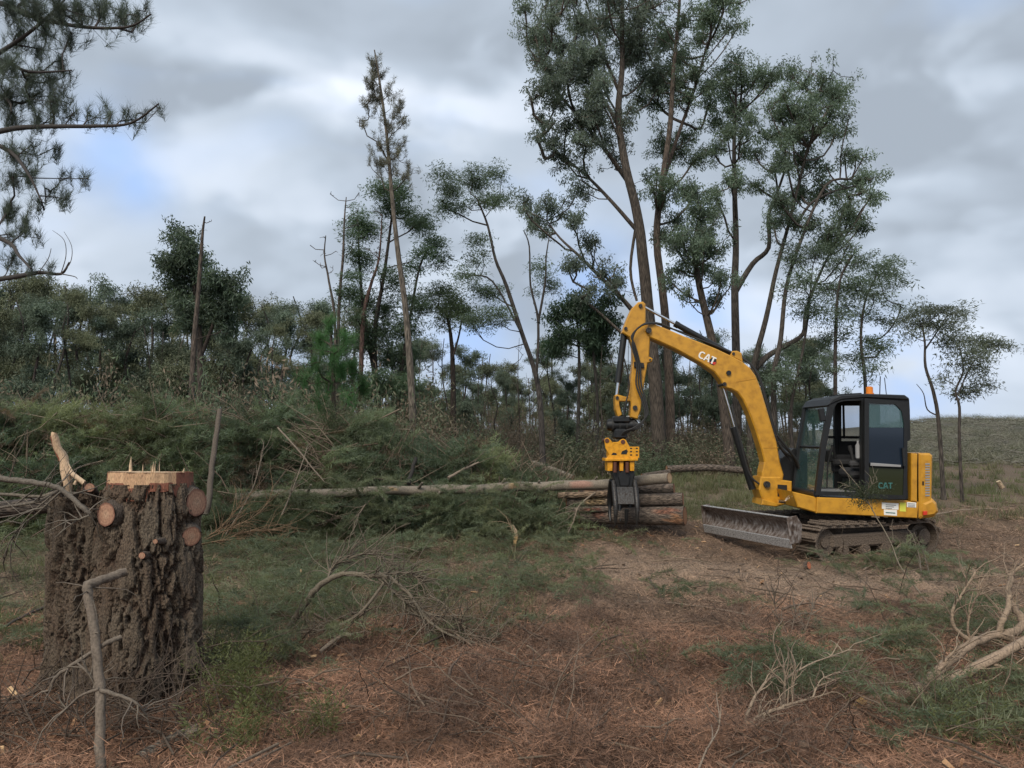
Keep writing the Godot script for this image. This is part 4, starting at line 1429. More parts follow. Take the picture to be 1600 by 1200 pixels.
	for k in 26:
		var a := rng.randf() * TAU
		var r := rng.randf_range(0.05, 0.2)
		var p := ltop - base + Vector3(cos(a) * r, -0.06, sin(a) * r)
		splinter(mb, p, p + Vector3(rng.randf_range(-0.04, 0.04), rng.randf_range(0.06, 0.16), rng.randf_range(-0.03, 0.03)), rng.randf_range(0.02, 0.05), lin(0.13, 0.085, 0.055) * rng.randf_range(0.7, 1.3))
	put("torn_top", mb.mesh(), M.stump_bark, t)
	# sawn branch stubs: middle of the face, its depth, radius, the way it faces
	for e in [[166, 804, 5.04, 0.078, Vector3(-0.35, 0.05, 0.93)], [307, 785, 5.33, 0.095, Vector3(0.93, 0.05, 0.36)], [299, 838, 5.26, 0.066, Vector3(0.72, -0.1, 0.68)], [222, 868, 5.005, 0.022, Vector3(0.0, 0.1, 1)], [243, 846, 5.005, 0.016, Vector3(0.0, 0.1, 1)], [140, 762, 5.2, 0.03, Vector3(0.4, 0.2, 0.8)]]:
		var b := pt(e[0], e[1], e[2]) - base
		var dir: Vector3 = e[4].normalized()
		var rr: float = e[3]
		var st := Node3D.new()
		st.name = "branch_stub"
		t.add_child(st, true)
		mb = MB.new()
		mb.col = lin(0.13, 0.10, 0.075)
		mb.tube([b - dir * (0.1 + rr * 2.2), b - dir * 0.07, b - dir * 0.02, b], [rr * 1.7, rr * 1.25, rr * 1.08, rr], 22, false, false, 0.16)
		put("stub_bark", mb.mesh(), M.stump_bark, st)
		mb = cut_disc(b + dir * 0.003, dir, rr * 0.98, 1.0, lin(0.50, 0.32, 0.21), lin(0.40, 0.22, 0.14), lin(0.18, 0.075, 0.05), 24)
		put("stub_face", mb.mesh(), M.wood, st)

func log_piece(label: String, pts: Array, r0: float, r1: float, col: Color, end_col: Color, scars: Array, group := "", ends := true, skin := "bark_log") -> Node3D:
	var p := smooth(pts, 8)
	var base: Vector3 = p[p.size() / 2]
	var t := thing("log", label, "log", base, group)
	var loc := []
	for q in p:
		loc.append(q - base)
	var mb := MB.new()
	var m := loc.size()
	var sides := 22
	# barked surface with plates, turned along the log
	var rad := taper(m, r0, r1)
	var side := Vector3(0, 1, 0)
	for a in m:
		var tg: Vector3 = (loc[mini(a + 1, m - 1)] - loc[maxi(a - 1, 0)]).normalized()
		var s1 := (side - tg * side.dot(tg)).normalized()
		var b1 := tg.cross(s1)
		for k in sides + 1:
			var an := TAU * (k % sides) / sides
			var o := s1 * cos(an) + b1 * sin(an)
			var w: float = 1.0 + 0.06 * nz2.get_noise_3d(o.x * 20.0 + base.y * 50.0, o.y * 20.0, o.z * 20.0 + a * 9.0)
			mb.col = col * (1.0 + 0.5 * nz2.get_noise_3d(o.x * 40.0, o.y * 40.0 + base.x * 30.0, a * 12.0))
			for sc in scars:
				var ds := pow((float(a) / (m - 1) - sc[0]) / sc[1], 2) + pow(wrapf(an - sc[2], -PI, PI) / sc[3], 2) + 0.8 * nz2.get_noise_3d(o.x * 60.0, o.y * 60.0, a * 20.0)
				if ds < 1.0:
					mb.col = sc[4] * rng.randf_range(0.85, 1.1)
			mb.vert(loc[a] + o * rad[a] * w, o)
	for a in m - 1:
		for k in sides:
			var q := a * (sides + 1) + k
			mb.tri(q, q + 1, q + sides + 2); mb.tri(q, q + sides + 2, q + sides + 1)
	put("bark", mb.mesh(), M[skin], t)
	if ends:
		for e in [[m - 1, (loc[m - 1] - loc[m - 2]).normalized(), r1], [0, (loc[0] - loc[1]).normalized(), r0]]:
			var cd := cut_disc(loc[e[0]] + e[1] * 0.004, e[1], e[2] * 0.99, 1.0, end_col, end_col * 0.9, lin(0.2, 0.08, 0.045), 24)
			put("cut_face", cd.mesh(), M.wood, t)
	return t

# a bare branch: one or more runs of points; the first run is the stem
func branch(called: String, label: String, category: String, runs: Array, col: Color, group := "", twigs := 0, twig_len := 0.4, broken := false) -> Node3D:
	var base: Vector3 = runs[0][0][0]
	var t := thing(called, label, category, base, group)
	var first := true
	for r in runs:
		var p := smooth(r[0], 5)
		var loc := []
		for q in p:
			loc.append(q - base + rv(minf(0.006, r[1] * 0.2)))
		var mb := MB.new()
		mb.col = col * rng.randf_range(0.88, 1.12)
		mb.tube(loc, taper(loc.size(), r[1], r[2], 0.8), 8 if r[1] > 0.012 else 5, true, true, 0.12)
		put("stem" if first else "side_branch", mb.mesh(), M.stick, t)
		if broken and first:
			mb = MB.new()
			for k in 14:
				var d: Vector3 = (loc[0] - loc[3]).normalized()
				var a: Vector3 = loc[1] + rdir() * r[1] * 0.7
				splinter(mb, a, loc[0] + rdir() * r[1] * 0.6 + d * rng.randf_range(0.03, 0.16), r[1] * 0.4, lin(0.62, 0.40, 0.18) * rng.randf_range(0.7, 1.1))
			put("broken_end", mb.mesh(), M.wood, t)
		if twigs > 0:
			mb = MB.new()
			for k in int(twigs * (1.0 if first else 0.7)):
				var j := rng.randi_range(int(loc.size() * 0.25), loc.size() - 1)
				var d: Vector3 = (rdir() + Vector3(0, 0.5, 0) + (loc[mini(j + 1, loc.size() - 1)] - loc[maxi(j - 1, 0)]).normalized() * 1.1).normalized()
				var l := twig_len * rng.randf_range(0.4, 1.2)
				var q := [loc[j]]
				for s in 4:
					d = (d + rdir() * 0.35 + Vector3(0, -0.10, 0)).normalized()
					q.append(q[-1] + d * l / 4)
				mb.col = col * rng.randf_range(0.7, 1.1)
				mb.tube(q, taper(5, 0.0055, 0.0018), 4)
			put("twigs", mb.mesh(), M.stick, t)
			(t.get_child(t.get_child_count() - 1) as Node).set_meta("kind", "stuff")
		first = false
	return t

func on_ground(list: Array, lift: Array = []) -> Array:
	var out := []
	for k in list.size():
		out.append(gp(list[k][0], list[k][1], lift[k] if k < lift.size() else 0.03))
	return out

func at_depth(list: Array) -> Array:
	var out := []
	for p in list:
		out.append(pt(p[0], p[1], p[2]))
	return out

# ---------------------------------------------------------------- ground
func ground() -> void:
	var xs := []
	var zs := []
	var x := -150.0
	while x < 170.0:
		xs.append(x)
		var near := absf(x - 0.5)
		x += 0.075 if near < 7.0 else clampf((near - 7.0) * 0.16 + 0.075, 0.075, 6.0)
	var d := -12.0
	while d < 190.0:
		zs.append(-d)
		var st := 0.07
		if d < 3.0:
			st = clampf((3.0 - d) * 0.3 + 0.07, 0.07, 3.0)
		elif d > 11.0:
			st = clampf((d - 11.0) * 0.10 + 0.07, 0.07, 6.0)
		d += st
	var mb := MB.new()
	var W := xs.size()
	var H := zs.size()
	for j in H:
		for i in W:
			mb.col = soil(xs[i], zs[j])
			mb.vert(Vector3(xs[i], gh(xs[i], zs[j]), zs[j]), Vector3.UP)
	for j in H:
		for i in W:
			var a := mb.v[j * W + maxi(i - 1, 0)]
			var b := mb.v[j * W + mini(i + 1, W - 1)]
			var c := mb.v[maxi(j - 1, 0) * W + i]
			var e := mb.v[mini(j + 1, H - 1) * W + i]
			var nn := (b - a).cross(e - c).normalized()
			mb.n[j * W + i] = nn if nn.y > 0 else -nn
	for j in H - 1:
		for i in W - 1:
			var q := j * W + i
			mb.tri(q, q + 1, q + W + 1); mb.tri(q, q + W + 1, q + W)
	var o := put("ground", mb.mesh(), M.ground)
	o.set_meta("kind", "structure")
	o.set_meta("label", "bare brown soil with shed pine needles, wheel tracks and patches of grass")

func zones(x: float, z: float) -> Array:      # [needles, track, grass]
	var d := -z
	var w := 1.3 * nz.get_noise_2d(x * 9.0, z * 9.0) + 0.5 * nz2.get_noise_2d(x * 14.0, z * 14.0)
	var needles := sm(8.6, 6.4, d + w * 1.6)
	var tk := exp(-pow((d - (10.2 - 0.12 * (x - 2.0))) / 1.5, 2)) * sm(-0.6, 1.2, x + w) + 0.9 * exp(-pow((x - 2.9 - (d - 7.0) * 0.33) / 0.55, 2)) * sm(5.8, 7.2, d) * sm(11.0, 9.0, d)
	var grass := sm(13.6, 16.0, d + w) * (1.0 - 0.6 * sm(5.5, 8.0, x + w)) + sm(0.4, -1.2, x + w * 1.2) * sm(6.2, 7.6, d + w) * 0.5 
	return [clampf(needles, 0, 1), clampf(tk, 0, 1), clampf(grass, 0, 1)]

func soil(x: float, z: float) -> Color:
	var d := -z
	var zn := zones(x, z)
	var v := nz2.get_noise_2d(x * 30.0, z * 30.0)
	var c := lin(0.20, 0.13, 0.086) * (1.0 + 0.6 * v)
	c = c.lerp(lin(0.19, 0.155, 0.095) * (1.0 + 0.4 * v), zn[2] * 0.8)
	c = c.lerp(lin(0.190, 0.105, 0.064) * (1.0 + 0.7 * v), zn[0])
	c = c.lerp(lin(0.30, 0.21, 0.145) * (1.0 + 0.25 * v), zn[1] * (1.0 - 0.6 * zn[0]))
	if d > 20.0:
		var hill := sm(30.0, 40.0, d) * sm(6.0, 14.0, x)
		var m := nz.get_noise_2d(x * 14.0, z * 40.0)
		c = c.lerp(lin(0.19, 0.175, 0.135) * (1.0 + 0.9 * m), hill)
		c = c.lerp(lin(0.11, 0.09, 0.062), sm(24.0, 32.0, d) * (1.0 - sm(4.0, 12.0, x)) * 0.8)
	return c

func ground_cover() -> void:
	var litter := [[], [], []]
	var lc := [[], [], []]
	var gx := [[], [], []]
	var gc := [[], [], []]
	for k in 24000:
		var d := 3.3 * pow(5.2, rng.randf())
		var x := rng.randf_range(-1.0, 1.0) * (d * 0.74 + 0.4)
		var zn := zones(x, -d)
		if zn[1] > rng.randf() * 1.15 and zn[0] < 0.6:
			continue
		var p := Vector3(x, gh(x, -d), -d)
		var v: int = k % 3
		var s := rng.randf_range(0.55, 1.15) * lerpf(0.85, 1.7, d / 17.0)
		litter[v].append(Transform3D(Basis(Vector3.UP, rng.randf() * TAU).scaled(Vector3(s, s * rng.randf_range(0.6, 2.6), s)), p))
		var c := lin(0.26, 0.172, 0.115).lerp(lin(0.28, 0.152, 0.093), zn[0]) * clampf(1.0 + 1.5 * nz2.get_noise_2d(x * 20.0, d * 20.0), 0.45, 1.5)
		if zn[2] > 0.4 and rng.randf() < 0.5:
			c = lin(0.15, 0.165, 0.09)
		lc[v].append(c * rng.randf_range(0.6, 1.35))
	for v in 3:
		scatter("needle_litter", T.needle[v].mesh(), M.dry, litter[v], lc[v], "shed brown pine needles lying over the soil")
	for k in 15000:
		var d := 5.0 * pow(9.0, rng.randf())
		var x := rng.randf_range(-1.0, 1.0) * (d * 0.74 + 0.4)
		var zn := zones(x, -d)
		if rng.randf() > zn[2] * (0.3 if d < 13.0 else 0.8):
			continue
		if absf(x - 5.1) < 1.6 and absf(d - 12.2) < 1.0:
			continue
		var p := Vector3(x, gh(x, -d) - 0.01, -d)
		var v: int = k % 3
		var s := rng.randf_range(0.5, 1.2) * lerpf(0.8, 1.6, clampf(d / 30.0, 0, 1))
		gx[v].append(Transform3D(Basis(Vector3.UP, rng.randf() * TAU).scaled(Vector3(s * 1.3, s, s * 1.3)), p))
		gc[v].append(lin(0.13, 0.16, 0.075).lerp(lin(0.26, 0.23, 0.14), rng.randf() * 0.7) * rng.randf_range(0.7, 1.25))
	for v in 3:
		scatter("grass", T.grass[v].mesh(), M.leaf, gx[v], gc[v], "sparse green and straw coloured grass")
	# raked up heaps of dark needles and roots
	var hx := [[], [], []]
	var hc := [[], [], []]
	for k in 150:
		var cx := rng.randf_range(-1.2, 2.6)
		var cd := rng.randf_range(4.3, 7.6)
		if nz2.get_noise_2d(cx * 22.0 + 7.0, -cd * 22.0) < 0.08 and rng.randf() < 0.85:
			continue
		for j in 16:
			var x := cx + rng.randfn(0.0, 0.13)
			var d := cd + rng.randfn(0.0, 0.09)
			var v: int = j % 3
			var s := rng.randf_range(0.5, 0.95)
			hx[v].append(Transform3D(Basis(Vector3.UP, rng.randf() * TAU).rotated(rdir(), 0.5).scaled(Vector3(s, s * rng.randf_range(1.5, 3.5), s)), Vector3(x, gh(x, -d) + rng.randf() * 0.05, -d)))
			hc[v].append(lin(0.155, 0.10, 0.072) * rng.randf_range(0.5, 1.25))
	for v in 3:
		scatter("needle_heaps", T.needle[v].mesh(), M.dry, hx[v], hc[v], "raked up tufts of dark brown needles and roots")
	# small sticks and wood chips
	var stick_mesh := MB.new()
	stick_mesh.tube([Vector3(-0.5, 0.01, 0), Vector3(-0.15, 0.03, 0.04), Vector3(0.2, 0.02, -0.03), Vector3(0.5, 0.04, 0.03)], [0.008, 0.009, 0.007, 0.003], 5, true, true)
	var sx := []
	var sc := []
	for k in 1500:
		var d := 3.4 * pow(6.0, rng.randf())
		var x := rng.randf_range(-1.0, 1.0) * (d * 0.74 + 0.4)
		var p := Vector3(x, gh(x, -d) + 0.012, -d)
		var s := rng.randf_range(0.15, 0.9) * rng.randf_range(0.4, 1.0)
		sx.append(Transform3D(Basis(Vector3.UP, rng.randf() * TAU).rotated(Vector3.RIGHT, rng.randf_range(-0.12, 0.12)).scaled(Vector3(s, 0.6 + s * 0.6, 0.6 + s * 0.6)), p))
		sc.append(lin(0.22, 0.165, 0.115).lerp(lin(0.10, 0.07, 0.05), rng.randf()) * rng.randf_range(0.7, 1.5))
	scatter("fallen_twigs", stick_mesh.mesh(), M.stick, sx, sc, "small broken twigs strewn over the ground")
	var chip := MB.new()
	chip.box(Transform3D.IDENTITY, Vector3(0.05, 0.006, 0.018), 0.001)
	sx = []; sc = []
	for k in 420:
		var d := 3.6 * pow(5.0, rng.randf())
		var x := rng.randf_range(-1.0, 1.0) * (d * 0.74 + 0.4)
		if k < 130:
			d = 5.3 + rng.randf_range(-1.2, 1.2); x = -2.5 + rng.randf_range(-1.3, 1.6)
		elif k < 200:
			d = 12.4 + rng.randf_range(-0.7, 0.9); x = 1.6 + rng.randf_range(-1.0, 1.6)
		var p := Vector3(x, gh(x, -d) + 0.02, -d)
		sx.append(Transform3D(Basis(rdir(), rng.randf() * TAU).scaled(Vector3.ONE * rng.randf_range(0.5, 1.6)), p))
		sc.append(lin(0.62, 0.42, 0.23).lerp(lin(0.3, 0.13, 0.07), rng.randf() * 0.8))
	scatter("wood_chips", chip.mesh(), M.dry, sx, sc, "pale chips of fresh wood on the ground")
	# clods and turned soil
	var clod := SphereMesh.new()
	clod.radius = 0.5; clod.height = 0.8; clod.radial_segments = 9; clod.rings = 5
	sx = []; sc = []
	for k in 2600:
		var d := 4.0 * pow(4.2, rng.randf())
		var x := rng.randf_range(-0.9, 1.0) * (d * 0.74 + 0.4)
		if zones(x, -d)[2] > 0.6:
			continue
		var s := rng.randf_range(0.02, 0.07) * (1.0 if rng.randf() < 0.9 else 1.8)
		sx.append(Transform3D(Basis(rdir(), rng.randf() * TAU).scaled(Vector3(s, s * 0.7, s * rng.randf_range(0.6, 1.3))), Vector3(x, gh(x, -d), -d)))
		sc.append(lin(0.22, 0.155, 0.11) * rng.randf_range(0.6, 1.3))
	scatter("soil_clods", clod, M.ground, sx, sc, "clods of turned soil")

# ---------------------------------------------------------------- felled branches
func put_spray(xs: Array, cs: Array, p: Vector3, yaw: float, pitch: float, s: float, c: Color) -> void:
	var v: int = rng.randi() % 3
	var b := Basis(Vector3.UP, yaw) * Basis(Vector3.RIGHT, pitch) * Basis(Vector3(0, 0, 1), rng.randf_range(-0.8, 0.8))
	xs[v].append(Transform3D(b.scaled(Vector3.ONE * s), p))
	cs[v].append(c)

func slash() -> void:
	var xs := [[], [], []]
	var cs := [[], [], []]
	var sx := []
	var sc := []
	# the long heap behind the fallen trunk
	var crest := [[-13.0, 2.2], [-8.3, 2.25], [-6.6, 2.2], [-4.6, 2.05], [-2.6, 1.75], [-1.0, 1.25], [0.0, 0.85], [0.6, 0.4], [0.95, 0.05], [2.0, 0.0]]
	for k in 9500:
		var x := rng.randf_range(-13.0, 0.95)
		var top := 0.3
		for j in crest.size() - 1:
			if x >= crest[j][0] and x <= crest[j + 1][0]:
				top = lerpf(crest[j][1], crest[j + 1][1], (x - crest[j][0]) / (crest[j + 1][0] - crest[j][0]))
		top *= 0.84 + 0.42 * nz.get_noise_2d(x * 26.0, 3.0)
		var f := pow(rng.randf(), 0.8)
		var y := f * top
		var front := 12.5 + 2.6 * f * (1.0 - 0.3 * f) + 0.5 * nz.get_noise_2d(x * 25.0, y * 30.0 + 9.0)
		var d := front + rng.randf_range(0.0, 1.5) * (1.0 if rng.randf() < 0.75 else 2.2)
		var g := gh(x, -d)
		var flow := 1.1 + 1.8 * nz.get_noise_2d(x * 11.0, y * 16.0 + 30.0)
		var tone := 0.85 + 0.9 * nz.get_noise_2d(x * 18.0 + 40.0, y * 25.0 + d * 5.0)
		var c := lin(0.155, 0.215, 0.145).lerp(lin(0.225, 0.255, 0.135), clampf(0.5 + 1.4 * nz.get_noise_2d(x * 10.0, y * 10.0 + 80.0), 0, 1))
		if rng.randf() < 0.07:
			c = lin(0.21, 0.155, 0.11)
		put_spray(xs, cs, Vector3(x, g + y, -d), flow * PI + rng.randf_range(-0.7, 0.7), rng.randf_range(-0.35, 0.65) + (rng.randf_range(0.0, 0.5) if f > 0.75 else 0.0), rng.randf_range(0.7, 1.3), c * clampf(tone, 0.55, 1.5))
		if k % 9 == 0:
			sx.append(Transform3D(basis_to(Vector3(sin(flow * 3.0), rng.randf_range(-0.1, 0.7), 0.3 * cos(flow)) + rdir() * 0.5).scaled(Vector3.ONE * rng.randf_range(0.6, 1.5)), Vector3(x, g + y, -d + 0.1)))
			sc.append(lin(0.30, 0.24, 0.17).lerp(lin(0.13, 0.085, 0.06), rng.randf()))
	for v in 3:
		scatter("slash_heap", T.spray[v].mesh(), M.leaf, xs[v], cs[v], "long heap of felled green pine branches behind the fallen trunk")
	xs = [[], [], []]; cs = [[], [], []]
	# thin green litter in front, spot by spot: place, reach, amount, height
	for a in [[-1.6, 8.6, 1.3, 0.8, 260, 0.30], [-2.6, 10.4, 1.4, 0.8, 300, 0.35], [0.1, 9.0, 0.75, 0.8, 150, 0.25], [-0.6, 11.4, 1.7, 0.6, 300, 0.35], [-1.9, 6.3, 0.5, 0.5, 90, 0.4], [-2.2, 7.4, 0.6, 0.6, 90, 0.35], [-5.6, 11.6, 1.6, 0.5, 200, 0.3], [1.2, 12.1, 0.4, 0.2, 30, 0.12],
			[2.05, 5.6, 0.42, 0.3, 130, 0.22], [2.9, 6.3, 0.35, 0.4, 60, 0.2], [3.9, 6.9, 0.6, 0.6, 110, 0.4], [2.85, 4.7, 0.6, 0.3, 110, 0.16], [3.6, 5.2, 0.5, 0.4, 110, 0.25], [1.9, 8.4, 0.4, 0.5, 36, 0.15], [-0.3, 6.9, 0.4, 0.4, 36, 0.15], [5.6, 9.4, 0.6, 0.4, 30, 0.2], [5.0, 10.4, 1.0, 0.22, 110, 0.25], [-0.3, 12.45, 0.7, 0.15, 130, 0.95], [-2.2, 12.4, 0.6, 0.15, 120, 1.0], [-3.9, 12.4, 0.7, 0.15, 120, 0.9], [0.45, 12.3, 0.4, 0.15, 70, 0.5], [-4.2, 7.0, 0.6, 1.0, 60, 0.15]]:
		for k in int(a[4] * (0.5 if a[1] < 12.0 else 1.0)):
			var x: float = a[0] + rng.randfn(0.0, 0.62) * a[2]
			var d: float = a[1] + rng.randfn(0.0, 0.55) * a[3]
			var y: float = rng.randf() * a[5]
			var c := lin(0.15, 0.19, 0.12).lerp(lin(0.20, 0.215, 0.12), rng.randf())
			put_spray(xs, cs, Vector3(x, gh(x, -d) + y, -d), rng.randf() * TAU, rng.randf_range(-0.1, 0.6), rng.randf_range(0.3, 0.75), c * rng.randf_range(0.7, 1.3))
	for v in 3:
		scatter("green_litter", T.spray[v].mesh(), M.leaf, xs[v], cs[v], "thin green pine tips scattered on the ground")
	# little regrowth by the stump
	var rx := [[], [], []]
	var rc := [[], [], []]
	for a in [[-1.72, 5.0, 0.22, 0.35, 70], [-1.5, 4.5, 0.2, 0.25, 30], [-1.15, 4.7, 0.15, 0.2, 24], [-1.9, 5.6, 0.2, 0.3, 30], [0.95, 6.0, 0.3, 0.1, 10], [2.6, 4.5, 0.4, 0.2, 30]]:
		for k in a[4]:
			var x: float = a[0] + rng.randfn(0.0, 0.6) * a[2]
			var d: float = a[1] + rng.randfn(0.0, 0.6) * a[2]
			var v: int = k % 3
			rx[v].append(Transform3D(Basis(Vector3.UP, rng.randf() * TAU).rotated(rdir(), 0.25).scaled(Vector3.ONE * rng.randf_range(0.35, 0.8)), Vector3(x, gh(x, -d) + rng.randf() * a[3] * 0.7, -d)))
			rc[v].append(lin(0.16, 0.18, 0.07) * rng.randf_range(0.6, 1.2))
	for v in 3:
		scatter("regrowth", T.grow[v].mesh(), M.leaf, rx[v], rc[v], "yellowish green leafy regrowth near the stump")
	var tw := MB.new()
	tw.tube([Vector3(0, -0.7, 0), Vector3(0.05, -0.2, 0.03), Vector3(-0.03, 0.3, 0), Vector3(0.06, 0.8, 0.05)], [0.012, 0.011, 0.008, 0.003], 5)
	tw.tube([Vector3(0.02, 0.0, 0.02), Vector3(0.15, 0.3, 0.0), Vector3(0.2, 0.6, 0.08)], [0.007, 0.005, 0.002], 4)
	scatter("bare_twigs", tw.mesh(), M.stick, sx, sc, "bare grey twigs sticking out of the slash heap")
	# brushwood at the stump's foot
	sx = []; sc = []
	for k in 170:
		var x := -2.55 + rng.randfn(0.0, 0.5)
		var d := 4.75 + rng.randfn(0.0, 0.22)
		sx.append(Transform3D(basis_to(Vector3(rng.randf_range(-1, 1), rng.randf_range(-0.15, 0.9), rng.randf_range(-0.4, 0.4))).scaled(Vector3.ONE * rng.randf_range(0.2, 0.5)), Vector3(x, gh(x, -d) + rng.randf() * 0.28, -d)))
		sc.append(lin(0.17, 0.125, 0.09).lerp(lin(0.08, 0.055, 0.04), rng.randf()))
	scatter("brushwood", tw.mesh(), M.stick, sx, sc, "tangle of thin grey brushwood at the foot of the stump")

func scrub() -> void:
	var xs := [[], [], []]
	var cs := [[], [], []]
	for k in 1250:
		var left := k < 420
		var d := rng.randf_range(19.0, 27.0) if left else rng.randf_range(25.0, 44.0)
		var px := rng.randf_range(-140, 640) if left else rng.randf_range(480, 1260)
		var x := (px - 800.0) / F * d
		var s := rng.randf_range(0.8, 1.5) * (0.95 if left else lerpf(1.0, 0.7, (px - 480.0) / 780.0))
		var v: int = k % 3
		xs[v].append(Transform3D(Basis(Vector3.UP, rng.randf() * TAU).scaled(Vector3(s, s * rng.randf_range(0.8, 1.3), s)), Vector3(x, gh(x, -d) + 0.0, -d)))
		var n := nz.get_noise_2d(x * 6.0, d * 6.0) + (0.0 if left else -0.12)
		cs[v].append(lin(0.16, 0.118, 0.088).lerp(lin(0.10, 0.105, 0.065), clampf(0.5 + 2.0 * n + rng.randf_range(-0.3, 0.3), 0, 1)) * rng.randf_range(0.7, 1.3))
	for k in 1100:      # low growth and heaped debris over the far hillside on the right
		var d := rng.randf_range(30.0, 82.0)
		var px := rng.randf_range(1380, 1680)
		var x := (px - 800.0) / F * d
		var s := rng.randf_range(0.25, 0.7)
		var v: int = k % 3
		xs[v].append(Transform3D(Basis(Vector3.UP, rng.randf() * TAU).scaled(Vector3(s * 1.8, s * 0.7, s * 1.8)), Vector3(x, gh(x, -d), -d)))
		cs[v].append(lin(0.21, 0.195, 0.15).lerp(lin(0.12, 0.14, 0.09), rng.randf()) * rng.randf_range(0.7, 1.3))
	for v in 3:
		scatter("undergrowth", T.scrub[v].mesh(), M.leaf_far, xs[v], cs[v], "brown twiggy undergrowth below the trees")
	var bx := [[], [], []]
	var bc := [[], [], []]
	for k in 1500:
		var zone := k % 3
		var d := rng.randf_range(16.6, 24.0) if zone < 2 else rng.randf_range(22.0, 36.0)
		var px := rng.randf_range(-160, 690) if zone < 2 else rng.randf_range(600, 1270)
		var x := (px - 800.0) / F * d
		var clump := nz.get_noise_2d(x * 16.0, d * 9.0)
		var s := rng.randf_range(0.7, 1.2)
		var tall := (1.5 + 1.5 * clump) if zone < 2 else lerpf(1.25, 0.75, (px - 600.0) / 670.0)
		var v: int = k % 3
		bx[v].append(Transform3D(Basis(Vector3.UP, rng.randf() * TAU).scaled(Vector3(s * 1.5, tall * rng.randf_range(0.6, 1.5), s * 1.5)), Vector3(x, gh(x, -d), -d)))
		var c := lin(0.105, 0.145, 0.082).lerp(lin(0.19, 0.145, 0.105), clampf(0.5 + 2.2 * nz.get_noise_2d(x * 9.0 + 90.0, d * 9.0) + rng.randf_range(-0.25, 0.25), 0, 1))
		bc[v].append(c * rng.randf_range(0.7, 1.3))
	for v in 3:
		scatter("shrubbery", T.broad[v].mesh(), M.leaf_far, bx[v], bc[v], "mixed green and brown shrubs under the tree line")
	# heaped grey debris on the hillside
	var tw := MB.new()
	tw.tube([Vector3(-1, 0, 0), Vector3(-0.3, 0.1, 0.1), Vector3(0.4, 0.05, -0.1), Vector3(1, 0.15, 0)], [0.05, 0.06, 0.05, 0.02], 5, true, true)
	var sx := []
	var sc := []
	for k in 1100:
		var d := rng.randf_range(30.0, 82.0)
		var px := rng.randf_range(1400, 1680)
		var x := (px - 800.0) / F * d
		sx.append(Transform3D(Basis(Vector3.UP, rng.randf() * TAU).rotated(Vector3(0, 0, 1), rng.randf_range(-0.3, 0.3)).scaled(Vector3.ONE * rng.randf_range(0.25, 0.8)), Vector3(x, gh(x, -d) + 0.04, -d)))
		sc.append(lin(0.22, 0.205, 0.17) * rng.randf_range(0.6, 1.15))
	scatter("hillside_debris", tw.mesh(), M.stick, sx, sc, "grey felled timber strewn over the far hillside")

